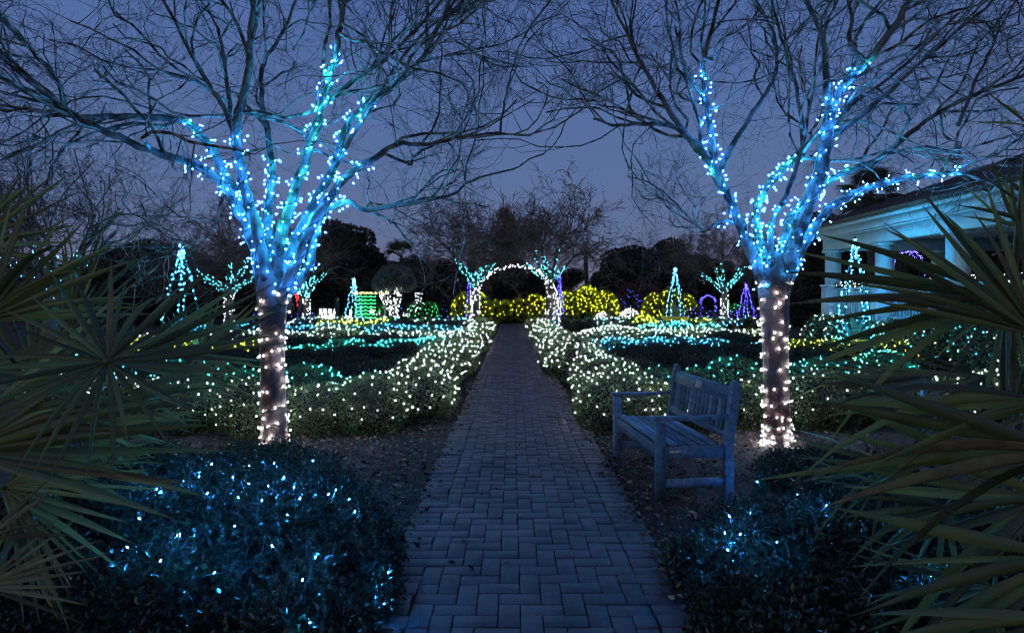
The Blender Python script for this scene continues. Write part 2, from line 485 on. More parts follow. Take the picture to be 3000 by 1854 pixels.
path_root = bpy.data.objects.new('brick_path', None)
C.objects.link(path_root)
path_root.location = (0, 1.7, 0)
path_root['kind'] = 'structure'
U = .1025
PW = 11 * U + 4 * U       # full width
bed = MB()
bed.box((.09, 20.85, -.004), (PW + .02, 38.5, .028))
part('sand_bed', bed, M['joint'], path_root)
cells = []
ROWS = int(38.2 / U)
Y0p = 1.62
for j in range(-1, ROWS):
    for i in range(-1, 12):
        m4 = (i + j) % 4
        if m4 == 0:
            a, b_ = max(i, 0), min(i + 2, 11)
            if b_ > a and 0 <= j:
                cells.append(((a + b_) / 2, j + .5, b_ - a, 1))
        elif m4 == 2 and 0 <= i < 11:
            a, b_ = max(j, 0), min(j + 2, ROWS)
            cells.append((i + .5, (a + b_) / 2, 1, b_ - a))
    if j >= 0:
        for sgn in (0, 1):
            cells.append((-1 if sgn == 0 else 12, j + .5, 2, 1))
cells = [(x * U - 5.5 * U + .09, y * U + Y0p, w, h) for x, y, w, h in cells]
cells.sort(key=lambda c: c[1])
pm_cache = {}
far_pav = MB()
for n_, (x, y, w, h) in enumerate(cells):
    dz = rnd.gauss(0, .0026)
    if w == 2 and abs(x - .09) > .6: x += rnd.gauss(0, .008)
    if y > 2.0 and n_ < 2000 and sum(1 for _ in ()) == 0 and len([0]) and y < 4.62 and pm_cache.get('count', 0) < 300:
        key = (w, h)
        if key not in pm_cache:
            pm_cache[key] = paver_mesh(w * U, h * U).mesh('brick', M['paver'])
        o = link('brick', pm_cache[key], path_root, Vector((x, y, dz)) - path_root.location)
        o.rotation_euler = (rnd.gauss(0, .006), rnd.gauss(0, .006), rnd.gauss(0, .006))
        pm_cache['count'] = pm_cache.get('count', 0) + 1
    else:
        b_ = paver_mesh(w * U, h * U)
        v = b_.v[0].copy()
        v[:, 2] += v[:, 0] * rnd.gauss(0, .006) + v[:, 1] * rnd.gauss(0, .006)
        far_pav.add(v + np.array((x, y, dz), np.float32), b_.q[0])
part('bricks', far_pav, M['paver'], path_root, kind='stuff')

# leaf litter on the mulch and blown over the path edges
lit = []
for _ in range(15000):
    y = 2.2 + 7.0 * rnd.random() ** 1.2
    x = rnd.choice((-1, 1)) * (.76 + abs(rnd.gauss(0, 1.5)))
    lit.append((x, y, rnd.uniform(.004, .03)))
for _ in range(1100):
    y = 2.2 + 9 * rnd.random() ** 1.3
    x = rnd.choice((-1, 1)) * (.78 - abs(rnd.gauss(0, .065))) + .09
    lit.append((x, y, .062 + rnd.random() * .006))
for _ in range(40):
    lit.append((rnd.uniform(-.6, .6), 2.2 + 5 * rnd.random(), .063))
lm = MB()
lit = np.array(lit)
dd = rng.normal(size=(len(lit), 3)); dd[:, 2] *= .3
lm.leaves(lit, rng.uniform(.018, .06, len(lit)), spread=.05, aspect=.55, dirs=dd)
tag(link('leaf_litter', lm.mesh('leaf_litter', M['litter'])), 'dry brown leaves scattered over mulch and path edges', 'leaf litter', kind='stuff')

# ------------------------------------------------------------------ hedges and shrubs
def ell_points(ells, dens, zmin=0.01, under=.25, inward=.06):
    """points on the outer shell of a union of ellipsoids"""
    P, Nn = [], []
    E = np.array(ells)
    for i, (cx, cy_, cz, rx, ry, rz) in enumerate(ells):
        area = 4 * math.pi * (((rx * ry) ** 1.6 + (rx * rz) ** 1.6 + (ry * rz) ** 1.6) / 3) ** (1 / 1.6)
        n = int(area * dens)
        if n < 1: continue
        d = rng.normal(size=(n, 3)); d /= np.linalg.norm(d, axis=1)[:, None]
        s = 1 - np.abs(rng.normal(size=(n, 1))) * inward + rng.uniform(-.02, .05, (n, 1))
        p = np.array((cx, cy_, cz)) + d * np.array((rx, ry, rz)) * s
        nn = d / np.array((rx, ry, rz)); nn /= np.linalg.norm(nn, axis=1)[:, None]
        keep = p[:, 2] > zmin
        near = np.where((np.abs(E[:, 0] - cx) < E[:, 3] + rx) & (np.abs(E[:, 1] - cy_) < E[:, 4] + ry))[0]
        for k in near:
            if k == i: continue
            q = (p - E[k, :3]) / E[k, 3:]
            keep &= (q ** 2).sum(1) > .86
        P.append(p[keep]); Nn.append(nn[keep])
    return np.concatenate(P), np.concatenate(Nn)


ICO = None


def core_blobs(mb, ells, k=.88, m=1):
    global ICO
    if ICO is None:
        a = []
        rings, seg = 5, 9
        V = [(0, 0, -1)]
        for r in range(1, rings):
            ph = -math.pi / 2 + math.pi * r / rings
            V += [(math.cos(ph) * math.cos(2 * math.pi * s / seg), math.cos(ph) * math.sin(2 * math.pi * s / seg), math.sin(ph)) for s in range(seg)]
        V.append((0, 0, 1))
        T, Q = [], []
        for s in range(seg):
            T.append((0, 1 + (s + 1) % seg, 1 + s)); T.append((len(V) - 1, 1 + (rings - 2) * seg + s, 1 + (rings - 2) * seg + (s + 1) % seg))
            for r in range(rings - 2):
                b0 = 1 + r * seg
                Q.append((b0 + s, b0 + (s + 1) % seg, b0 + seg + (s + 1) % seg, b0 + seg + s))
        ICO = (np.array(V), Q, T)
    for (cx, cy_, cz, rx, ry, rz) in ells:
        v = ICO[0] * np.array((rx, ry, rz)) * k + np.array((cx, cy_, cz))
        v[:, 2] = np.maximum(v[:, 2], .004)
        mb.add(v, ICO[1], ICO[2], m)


def poly_ells(pts, w, h, lump=.16, step=.42):
    out = []
    for (a, b_) in zip(pts[:-1], pts[1:]):
        a, b_ = Vector((a[0], a[1])), Vector((b_[0], b_[1]))
        L = (b_ - a).length
        n = max(1, int(L / (step * max(.6, w))))
        for k in range(n):
            p = a.lerp(b_, (k + rnd.random() * .5) / n)
            f = 1 + rnd.gauss(0, lump)
            g = 1 + rnd.gauss(0, lump * .7)
            out.append((p.x + rnd.gauss(0, .04), p.y + rnd.gauss(0, .06), h * .42 * g, w * .5 * f * 1.05, w * .55 * f, h * .58 * g))
    e = pts[-1]
    out.append((e[0], e[1], h * .42, w * .5, w * .5, h * .58))
    return out


def spaced(P, Nn, n, mind):
    idx = rng.permutation(len(P)); grid = {}; out = []
    for i in idx:
        if len(out) >= n: break
        p = P[i]; c = tuple((p / mind).astype(int)); ok = True
        for dx in (-1, 0, 1):
            for dy in (-1, 0, 1):
                for dz in (-1, 0, 1):
                    for q in grid.get((c[0] + dx, c[1] + dy, c[2] + dz), ()):
                        if ((q - p) ** 2).sum() < mind * mind: ok = False
        if ok:
            grid.setdefault(c, []).append(p); out.append(i)
    return P[out] + Nn[out] * .03, Nn[out]


def foliage(parent, ells, mtl, leaf=.03, cover=1.1, aspect=.5, inward=.08, sprig=0.0, core=True, spread=.9):
    Yc = np.mean([e[1] for e in ells])
    groups = {}
    for e in ells:
        s = max(leaf, .0034 * e[1])
        groups.setdefault(round(math.log(s) * 3), []).append((s, e))
    mb = MB()
    allP, allN = [], []
    for key, lst in groups.items():
        s = np.mean([x[0] for x in lst])
        es = [x[1] for x in lst]
        P, Nn = ell_points(es, cover / (s * s * aspect * .5), inward=inward)
        mb.leaves(P, s, Nn, spread=spread, aspect=aspect)
        allP.append(P); allN.append(Nn)
    P, Nn = np.concatenate(allP), np.concatenate(allN)
    if sprig:
        n = int(sprig * len(ells))
        idx = rng.integers(0, len(P), n)
        for i in idx:
            if Nn[i, 2] < .2: continue
            d = Nn[i] * .5 + np.array((0, 0, .8)) + rng.normal(size=3) * .35
            d /= np.linalg.norm(d)
            L = rng.uniform(.05, .13)
            t = rng.uniform(0, 1, 9)[:, None]
            mb.leaves(P[i] + d * L * t, leaf * .85, spread=.8, aspect=aspect, dirs=np.tile(d, (9, 1)))
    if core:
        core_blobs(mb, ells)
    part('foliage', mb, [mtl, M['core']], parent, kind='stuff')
    return P, Nn


def hedge(name, pts, w, h, label, light=None, mtl='hedge', leaf=.026, sprig=5, group=None, cover=.68):
    """light = (key, number, min spacing, singles, label)"""
    ells = poly_ells(pts, w, h)
    t = thing(name, (pts[0][0], pts[0][1], 0), label, 'hedge', group)
    P, Nn = foliage(t, ells, M[mtl], leaf, cover=cover, sprig=sprig)
    lights(P, Nn, light, (pts[0][0], pts[0][1], 0))
    return P, Nn


def lights(P, Nn, light, base, name='string_lights'):
    if not light: return
    for (key, n, mind, singles, label) in (light if isinstance(light, list) else [light]):
        up = Nn[:, 2] > -.15
        vis = up & ((Nn[:, 1] < .75) | (Nn[:, 2] > .3))
        B, BN = spaced(P[vis], Nn[vis], n, mind)
        s = thing(name, base, label, 'string lights', 'fairy lights on the garden beds')
        order = np.argsort((B ** 2).sum(1))
        near, far = order[:singles], order[singles:]
        if len(near):
            bulbs_single(s, B[near], key, BN[near] + rng.normal(size=(len(near), 3)) * .5, .78)
        if len(far):
            fk = key
            rr = np.clip(.00034 * B[far][:, 1], .0042, .0105)
            mb = MB(); mb.blobs(B[far], rr)
            part('bulbs', mb, LB[fk], s, kind='stuff')


def hp(px, py, z=.5):
    """ground point under a photo pixel lying at height z"""
    Y = (CAM_H - z) * F / (py - 720)
    return ((px - 1224) / F * Y, Y)


# lit path hedges
hedge('path_hedge', [(-1.36, 7.3), (-1.30, 8.6), (-1.42, 10), (-1.30, 12), (-1.34, 15), (-1.28, 19), (-1.34, 24), (-1.30, 29.5)], .92, .60,
      'clipped green hedge along the left edge of the brick path', ('hw', 720, .12, 300, 'dense white fairy lights over the hedge left of the path'))
hedge('path_hedge', [(1.30, 7.0), (1.42, 8.4), (1.38, 10), (1.26, 11.5), (1.55, 13.2), (1.30, 15), (1.30, 19), (1.34, 24), (1.30, 29.5)], .95, .62,
      'clipped green hedge along the right edge of the brick path', ('hw', 720, .12, 300, 'dense white fairy lights over the hedge right of the path'))
# cross hedges at the front of the beds
hedge('front_hedge', [(-1.55, 6.95), (-2.6, 6.75), (-3.6, 6.85), (-4.6, 7.1), (-5.6, 7.5)], .85, .58,
      'low green hedge crossing behind the left wrapped tree trunk', ('hw', 220, .12, 220, 'sparse white fairy lights on the hedge behind the left trunk'), sprig=9)
hedge('front_hedge', [(1.6, 7.15), (2.6, 7.15), (3.6, 7.2), (4.8, 7.4), (6.2, 7.8)], .85, .60,
      'low green hedge crossing behind the wooden bench', ('hw', 200, .12, 200, 'sparse white fairy lights on the hedge behind the bench'), sprig=9)
# teal strips
hedge('teal_hedge', [(-1.75, 8.0), (-2.6, 7.75), (-3.5, 7.9), (-4.3, 8.6), (-5.4, 9.6)], .75, .56,
      'hedge strip lit turquoise right behind the left front hedge', ('ht', 200, .11, 200, 'turquoise fairy lights behind the left white front hedge'))
hedge('teal_hedge', [(1.9, 8.2), (2.8, 8.1), (3.7, 8.2), (4.6, 8.6)], .75, .58,
      'hedge strip lit turquoise behind the bench backrest', ('ht', 110, .12, 110, 'turquoise fairy lights just above the bench backrest'))
hedge('teal_hedge', [(4.6, 9.6), (5.3, 9.5), (6.1, 9.8), (6.6, 10.6)], 1.0, .62,
      'bushy hedge lit turquoise right of the right wrapped trunk', ('ht', 190, .105, 190, 'turquoise fairy lights right of the right wrapped trunk'))
hedge('blue_hedge', [(-5.2, 9.4), (-6.2, 9.8), (-7.4, 10.2)], .9, .60,
      'hedge lit pale blue beside the left palmetto fan', ('hb', 110, .13, 110, 'pale blue fairy lights beside the left palmetto fan'))
# dark unlit mounds
dk = 'dark_hedge'
for pts, w, h, lab in (
        ([(-1.95, 9.6), (-3.0, 9.2), (-4.4, 9.5)], 1.0, .50, 'unlit dark hedge mound nearest the left path hedge'),
        ([(-2.1, 11.2), (-3.2, 10.7), (-4.6, 10.9), (-6.2, 11.6)], 1.1, .52, 'unlit dark hedge row between turquoise strips, left bed'),
        ([(-2.2, 13.0), (-3.6, 12.6), (-5.2, 12.8)], 1.1, .52, 'unlit dark hedge row below the left middle turquoise band'),
        ([(-3.0, 18.0), (-5.5, 17.2), (-8.5, 17.0)], 1.3, .5, 'unlit dark hedge under the left white light band'),
        ([(-2.2, 27.0), (-5.5, 27.4)], 1.2, .5, 'unlit dark hedge strip far left of the path'),
        ([(2.0, 10.0), (3.1, 9.6), (4.2, 9.9)], 1.1, .55, 'unlit dark hedge mound behind the bench'),
        ([(2.1, 11.9), (3.2, 11.3), (4.6, 11.4), (6.0, 12.0)], 1.2, .58, 'unlit dark mounded hedge row in the right bed'),
        ([(2.4, 13.6), (3.8, 13.3), (5.4, 13.6)], 1.1, .56, 'unlit dark hedge below the blue band, right bed'),
        ([(4.2, 17.6), (6.5, 17.0), (8.2, 16.4)], 1.3, .5, 'unlit dark hedge above the right blue band'),
        ([(2.2, 26.0), (5.0, 26.8), (8.5, 26.6)], 1.2, .5, 'unlit dark hedge strip far right of the path')):
    hedge(dk, pts, w, h, lab, None, 'hedge_dark', .045, 3, 'unlit dark hedges of the beds')
# middle bands
hedge('teal_hedge', [(-1.9, 16.4), (-3.0, 15.0), (-4.2, 14.3), (-5.6, 13.9), (-6.8, 13.2)], .9, .52,
      'wavy hedge band lit turquoise across the left bed', ('ht', 420, .10, 0, 'wavy band of turquoise fairy lights across the left bed'))
hedge('blue_hedge', [(1.9, 15.6), (3.0, 15.2), (4.2, 15.0), (5.2, 15.3)], 1.0, .55,
      'hedge band lit bright blue right of the path', ('hb', 280, .10, 0, 'bright blue fairy lights right of the white path hedge'))
hedge('blue_hedge', [(4.4, 14.2), (5.2, 13.9), (5.9, 14.0)], .9, .55,
      'curved hedge lit blue left of the right wrapped trunk', ('hb', 110, .12, 0, 'sparse blue fairy lights left of the right wrapped trunk'))
hedge('white_hedge', [(-1.9, 19.5), (-3.8, 19.8), (-6.0, 20.4), (-8.5, 20.0), (-11, 18.5)], 1.5, .52,
      'wide hedge band with white lights across the left garden', ('hw', 560, .13, 0, 'wide band of white fairy lights across the left garden'))
hedge('white_hedge', [(1.9, 20.5), (4.0, 21.0), (6.2, 21.2), (8.6, 20.6)], 1.5, .52,
      'wide hedge band with white lights across the right garden', ('hw', 460, .13, 0, 'wide band of white fairy lights across the right garden'))
hedge('blue_hedge', [(-2.0, 22.8), (-4.0, 23.6), (-6.5, 25.0), (-9.5, 25.6), (-12.5, 24.6)], 1.2, .52,
      'hedge band lit blue in the far left garden', ('hb', 430, .13, 0, 'far blue fairy light band left of the path'))
hedge('teal_hedge', [(5.4, 24.0), (6.8, 24.0), (8.0, 24.4)], 1.2, .60,
      'hedge lit turquoise in front of the far right obelisk', ('ht', 220, .12, 0, 'turquoise fairy lights below the far right obelisk'))
hedge('white_hedge', [(-1.9, 31.0), (-4.5, 32.0), (-8.0, 33.2), (-12.0, 33.4)], .9, .55,
      'thin far hedge with white and blue lights, left', [('hw', 90, .2, 0, 'thin far line of white lights left of the path'), ('hb', 90, .2, 0, 'thin far line of blue lights left of the path')])
hedge('white_hedge', [(1.9, 31.4), (4.5, 32.4), (8.0, 33.2), (12.0, 33.4), (14, 31)], .9, .55,
      'thin far hedge with white and blue lights, right', [('hb', 110, .2, 0, 'thin far line of blue lights right of the path'), ('hw', 60, .2, 0, 'thin far line of white lights right of the path')])


def ring(cx, cy_, r, a0, a1, n=7):
    return [(cx + r * math.cos(math.radians(a0 + (a1 - a0) * k / n)), cy_ + r * math.sin(math.radians(a0 + (a1 - a0) * k / n))) for k in range(n + 1)]


hedge('yellow_hedge', [(8.3, 12.7), (7.5, 12.9), (6.8, 13.4), (6.6, 14.2)], .95, .60, 'round hedge lit yellow about the near right pot',
      ('hy', 200, .11, 0, 'yellow fairy lights round the near right pot'), leaf=.03)
hedge('yellow_hedge', [(-7.8, 12.5), (-6.9, 12.3), (-6.0, 12.6), (-5.6, 13.4)], 1.0, .66, 'round hedge lit yellow behind the left palmetto fronds',
      ('hy', 220, .11, 0, 'yellow fairy lights behind the left palmetto fronds'), leaf=.03)
hedge('yellow_hedge', ring(8.2, 30, 1.5, 150, 390), .9, .55, 'low hedge lit yellow about the far right obelisk',
      ('hy', 170, .15, 0, 'yellow fairy lights round the far right obelisk'))
hedge('yellow_hedge', [(-5.9, 29.0), (-7.5, 29.2), (-9.2, 29.4)], .9, .55, 'low hedge lit yellow under the far left obelisk',
      ('hy', 160, .14, 0, 'yellow fairy lights under the far left obelisk'))
hedge('bank_hedge', [(8.75, 9.0), (8.8, 11.0), (8.8, 13.0), (8.8, 15.0), (8.9, 17.2)], 1.0, 1.12, 'tall hedge bank before the pavilion railing',
      [('hw', 230, .13, 0, 'white fairy lights on the tall hedge before the pavilion'), ('bank', 190, .15, 0, 'blue fairy lights on the tall hedge before the pavilion')], leaf=.05)
# far lit shrubs
def shrub(name, ells, mtl, label, light, base, leaf=.06, cat='shrub', sprig=8):
    t = thing(name, (base[0], base[1], 0), label, cat)
    P, Nn = foliage(t, ells, M[mtl], leaf, sprig=sprig)
    lights(P, Nn, light, (base[0], base[1], 0))


def mound(x0, x1, ytop, Y, ry=.9, n=3):
    """ellipsoids filling photo columns x0..x1 with top at ytop"""
    a, b_ = at(x0, ytop, Y), at(x1, ytop, Y)
    out = []
    w = (b_.x - a.x)
    for k in range(n):
        c = a.x + w * (k + .5) / n
        top = a.z * (1 - .22 * abs((k + .5) / n - .5) * 2)
        out.append((c, Y + rnd.uniform(-.2, .2), top * .45, w / n * .78, ry, top * .57))
    return out


shrub('gold_shrub', mound(1090, 1166, 692, 37, n=2), 'yellow_bush', 'mounded shrub lit yellow left of the arch', ('fy', 100, .17, 0, 'yellow lights on the shrub left of the arch'), (-2.5, 37))
shrub('gold_shrub', mound(1172, 1222, 712, 39.5, n=2), 'yellow_bush', 'small shrub lit yellow seen through the arch', ('fy', 45, .2, 0, 'yellow lights on the small shrub inside the arch'), (-.8, 39.5))
shrub('gold_shrub', mound(1224, 1332, 704, 39.5, n=3), 'yellow_bush', 'wide shrub lit yellow seen through the arch', ('fy', 110, .18, 0, 'yellow lights on the wide shrub inside the arch'), (1.4, 39.5))
shrub('gold_shrub', mound(1338, 1466, 684, 37.5, n=3), 'yellow_bush', 'largest domed shrub lit yellow right of the arch', ('fy', 260, .15, 0, 'yellow lights on the largest domed shrub'), (4.6, 37.5))
shrub('gold_shrub', mound(1546, 1656, 690, 36, n=3), 'yellow_bush', 'domed shrub lit yellow behind the far right obelisk', ('fy', 130, .18, 0, 'yellow lights on the shrub behind the far right obelisk'), (9.5, 36))
shrub('blue_hedge', poly_ells([(-1.2, 40.5), (2, 40.8), (6.5, 40.5)], 1.0, .95), 'hedge_dark', 'dark hedge with violet blue lights closing the path end', ('fv', 190, .19, 0, 'violet blue lights on the hedge at the path end'), (0, 40.5), cat='hedge')
shrub('blue_hedge', poly_ells([(7.6, 38.5), (9.5, 38.5)], 1.6, 1.9), 'hedge_dark', 'dark hedge with violet lights left of the far right obelisk', ('fv', 120, .2, 0, 'violet lights left of the far right obelisk'), (8.5, 38.5), cat='hedge')
shrub('blue_hedge', poly_ells([(10.5, 35.2), (12, 35.5), (14.5, 35.2)], 1.0, 1.0), 'hedge_dark', 'low dark hedge with violet lights before the far right wrapped tree', ('fv', 170, .17, 0, 'violet lights before the far right wrapped tree'), (12, 35.4), cat='hedge')
shrub('blue_hedge', poly_ells([(-9.0, 38.5), (-5.5, 38.8), (-3.2, 38.5)], 1.2, 1.3), 'hedge_dark', 'dark hedge with violet lights left of the arch', ('fv', 60, .25, 0, 'violet lights left of the yellow shrub'), (-6, 38.5), cat='hedge')
shrub('blue_hedge', poly_ells([(-16, 37.2), (-12.5, 37.2)], .8, .8), 'hedge_dark', 'low dark hedge with violet lights under the deer figures', ('fv', 80, .2, 0, 'violet lights under the deer figures'), (-14, 37.2), cat='hedge')
shrub('green_shrub', mound(985, 1042, 715, 38, n=2), 'hedge', 'shrub with green lights right of the olive tree', ('fg', 70, .18, 0, 'green lights on the shrub right of the olive tree'), (-5.6, 38))
shrub('green_shrub', mound(912, 934, 722, 37, n=1), 'hedge', 'small shrub with green lights left of the olive tree', ('fg', 40, .16, 0, 'green lights on the small shrub left of the olive tree'), (-7.8, 37))
shrub('green_shrub', mound(1752, 1785, 728, 36, n=1), 'hedge', 'small shrub with green lights beside the violet obelisk', ('fg', 40, .16, 0, 'green lights beside the violet obelisk'), (13.8, 36))
shrub('light_dome', [(5.45, 36.2, .4, .42, .4, .42)], 'hedge', 'small dome of dense white lights right of the arch', ('fw', 130, .07, 0, 'dense white lights on the small dome'), (5.45, 36.2))
shrub('light_dome', [(7.02, 35.8, .42, .58, .5, .62)], 'hedge', 'larger dome of dense white lights right of the arch', ('fw', 240, .075, 0, 'dense white lights on the larger dome'), (7.02, 35.8))
shrub('russet_shrub', mound(1482, 1570, 668, 41, n=2), 'red_bush', 'dark russet shrub behind the violet hedge', None, (8.5, 41))

# ------------------------------------------------------------------ trees
def norm(v):
    return v / (v.length + 1e-9)


def crom(pts, sub=4):
    out = []
    P = [pts[0]] + list(pts) + [pts[-1]]
    for i in range(1, len(P) - 2):
        for k in range(sub):
            t = k / sub
            a, b_, c, d = P[i - 1], P[i], P[i + 1], P[i + 2]
            out.append(.5 * ((2 * b_) + (c - a) * t + (2 * a - 5 * b_ + 4 * c - d) * t * t + (3 * b_ - a - 3 * c + d) * t ** 3))
    out.append(pts[-1])
    return out


def sample(path, t):
    f = t * (len(path) - 1); i = min(int(f), len(path) - 2)
    return path[i].lerp(path[i + 1], f - i), norm(path[i + 1] - path[i])


def gvec(R, s=1.0):
    return Vector((R.gauss(0, s), R.gauss(0, s), R.gauss(0, s)))


LEV = {1: dict(seg=7, wig=.27, up=.05, kids=(4, 6), kl=(.45, .75), r0=.55),
       2: dict(seg=5, wig=.36, up=.03, kids=(3, 4), kl=(.42, .7), r0=.5),
       3: dict(seg=4, wig=.36, up=.02, kids=(2, 4), kl=(.4, .7), r0=.5),
       4: dict(seg=3, wig=.38, up=.0, kids=(0, 0), kl=(.4, .6), r0=.6)}


def grow(R, out, p, d, L, r, lev, maxlev, tips, droop=.0, ymin=None):
    q = LEV[lev]; n = q['seg']; path = [p.copy()]
    for i in range(n):
        d = norm(d + gvec(R, q['wig']) + Vector((0, 0, q['up'] - droop * (i / n))))
        p = p + d * (L / n)
        path.append(p)
    if ymin is not None and (min(x.y for x in path) < ymin or (lev > 0 and path[-1].z * 5.9 / path[-1].y - 1.5 * (5.9 / path[-1].y - 1) < 3.35 and -.15 < path[-1].x * 5.9 / path[-1].y < 1.1)): return
    out.append((lev, path, r, r * q['r0']))
    if lev >= maxlev:
        tips.append((path[-1], d)); return
    for _ in range(R.randint(*q['kids'])):
        t = R.uniform(.2, 1.0)
        a, b_ = sample(path, t)
        nd = norm(b_ + gvec(R, .62))
        grow(R, out, a, nd, L * R.uniform(*q['kl']), max(r * (1 - .45 * t) * .52, .0016), lev + 1, maxlev, tips, droop, ymin)


def pods(mb, R, tips, n, spread=.05, r=.0055, m=0):
    pts = []
    tips = R.sample(tips, min(n, len(tips)))
    for p, d in tips:
        for _ in range(R.randint(5, 12)):
            pts.append(tuple(p + d * R.uniform(0, spread * 1.6) + gvec(R, spread * .55)))
    mb.blobs(np.array(pts), r)


def near_tree(name, label, Y0, base_px, trunk_pts, limbs, extras, seed, side, lights_label, trunk_label):
    R = random.Random(seed)
    b0 = at(base_px[0], base_px[1], Y0); b0.z = 0
    t = thing(name, b0, label, 'tree')
    tp = [at(x, y, Y0 + dy) for (x, y, dy, r) in trunk_pts]
    tr = [r * .87 for (_, _, _, r) in trunk_pts]
    tp[0].z = -.02
    path = crom(tp, 4)
    rad = np.interp(np.linspace(0, len(tr) - 1, len(path)), np.arange(len(tr)), tr)
    mb = MB(); mb.tube(path, rad, 18); part('trunk', mb, M['bark'], t, True)
    branches, tips = [], []
    lit = []
    for spec in limbs:
        pts = [at(x, y, Y0 + dy) for (x, y, dy) in spec['p']]
        pa = crom(pts, 5)
        for k in range(3, len(pa)):
            pa[k] = pa[k] + gvec(R, .006)
        ra = np.linspace(0, 1, len(pa)); q0, q1 = spec['r'][0] * (.80 if spec['r'][0] > .06 else .78), spec['r'][1] * .62
        ra = q0 + (q1 - q0) * ra ** .7
        ra = ra * (1 + .05 * np.sin(np.arange(len(pa)) * 1.7 + len(pa)) + rng.normal(size=len(pa)) * .025)
        mb = MB(); mb.tube(pa, ra, 12 if spec['r'][0] > .03 else 8); part('limb', mb, M['limb'], t, True)
        lit.append((pa, ra, spec.get('lit', 0)))
        k0 = spec.get('kid0', .45)
        nk = spec.get('kids', 7)
        for _ in range(nk):
            tt = R.uniform(k0, 1.0)
            a, b_ = sample(pa, tt)
            rr = float(np.interp(tt, np.linspace(0, 1, len(ra)), ra))
            outw = a - Vector((b0.x, Y0, a.z)); outw.z = 0
            nd = norm(b_ * .9 + gvec(R, .55) + norm(outw) * .28)
            nd.y += R.uniform(-.35, .35)
            grow(R, branches, a, norm(nd), R.uniform(.9, 1.7), min(max(rr * .6, .009), .019), 1, 4, tips, droop=.04, ymin=2.3)
        a, b_ = sample(pa, 1.0)
        grow(R, branches, a, b_, R.uniform(.9, 1.6), max(float(ra[-1]), .009), 1, 4, tips, droop=.06, ymin=2.3)
    for (px, py, dy, ang, L, r) in extras:
        a = at(px, py, Y0 + dy)
        d = Vector((math.cos(math.radians(ang)), R.uniform(-.3, .3), math.sin(math.radians(ang))))
        grow(R, branches, a, norm(d), L, r * .7, 1, 4, tips, droop=.03, ymin=2.3)
    mb, mt = MB(), MB()
    mb.tubes([b_[1:] for b_ in branches if b_[0] <= 2], 5)
    mt.tubes([b_[1:] for b_ in branches if b_[0] > 2], 3)
    part('branches', mb, M['branch'], t, True, kind='stuff')
    part('twigs', mt, M['twig'], t, True, kind='stuff')
    mp = MB(); pods(mp, R, tips, 420); part('seed_pods', mp, M['pod'], t, kind='stuff')
    # ---- lights wound round the limbs
    s = thing('string_lights', b0, lights_label, 'string lights', 'lights wound round the two near trees')
    wires = MB(); P, K, D = [], [], []
    for (pa, ra, frac) in lit:
        if frac <= 0: continue
        Ltot = sum((b_ - a).length for a, b_ in zip(pa[:-1], pa[1:]))
        Ll = Ltot * frac
        n = int(Ll / .031)
        ph = R.uniform(0, 6.28); wp = []
        kcol = R.choices(['blue', 'cyan', 'teal'], [.55, .32, .13])[0]
        for k in range(n * 4):
            tt = (k / (n * 4)) * frac
            a, b_ = sample(pa, tt)
            rr = float(np.interp(tt, np.linspace(0, 1, len(ra)), ra))
            u = norm(b_.cross(Vector((0, 1, .2)))); v = b_.cross(u)
            ang = ph + k * .21
            nn = u * math.cos(ang) + v * math.sin(ang)
            wp.append(a + nn * (rr + .006))
            if k % 4 == 0 and not (tt < .02):
                if nn.y > .1 and R.random() < .6: nn = Vector((nn.x, -nn.y, nn.z))
                nn2 = norm(nn + gvec(R, .35))
                P.append(a + nn * (rr + .012) + nn2 * R.uniform(.012, .045)); D.append(norm(nn2 + b_ * R.uniform(-.6, .6)))
                K.append('teal' if R.random() < .55 * max(0, tt / frac - .45) else (kcol if R.random() < .72 else R.choice(['blue', 'cyan'])))
        if len(wp) > 3: wires.tube(wp, .0040, 3, cap=False)
    if len(P) > 300:
        idx = R.sample(range(len(P)), len(P)); rest = idx[300:430]; idx = sorted(idx[:300])
        bulbs_joined(s, [P[i] for i in rest], 'blue', .0065)
        P = [P[i] for i in idx]; K = [K[i] for i in idx]; D = [D[i] for i in idx]
    bulbs_single(s, P, K, D, 1.15)
    part('wire', wires, M['wire'], s)
    s2 = thing('string_lights', b0, trunk_label, 'string lights', 'lights wound round the two near trees')
    wires = MB(); P, D, wp = [], [], []
    n = 200
    for k in range(n * 4):
        tt = .012 + .80 * k / (n * 4)
        a, b_ = sample(path, tt)
        rr = float(np.interp(tt, np.linspace(0, 1, len(rad)), rad))
        ang = k * (2 * math.pi / 52.0)
        nn = Vector((math.cos(ang), math.sin(ang), 0))
        sag = .012 * math.sin(k * .9)
        wp.append(a + nn * (rr + .005) + Vector((0, 0, sag)))
        if k % 4 == 0 and R.random() < (.45 if tt < .07 else .86 if tt < .62 else .3):
            an2 = ang + R.gauss(0, .3); nn = Vector((math.cos(an2), math.sin(an2), 0))
            P.append(a + nn * (rr + .014) + gvec(R, .006) + Vector((0, 0, R.gauss(0, .02)))); D.append(norm(nn * .5 + Vector((0, 0, R.choice((-1, 1)))) + gvec(R, .3)))
    wires.tube(wp, .0032, 4, cap=False)
    bulbs_single(s2, P, 'trunk', D, 1.0)
    part('wire', wires, M['wire'], s2)
    return t


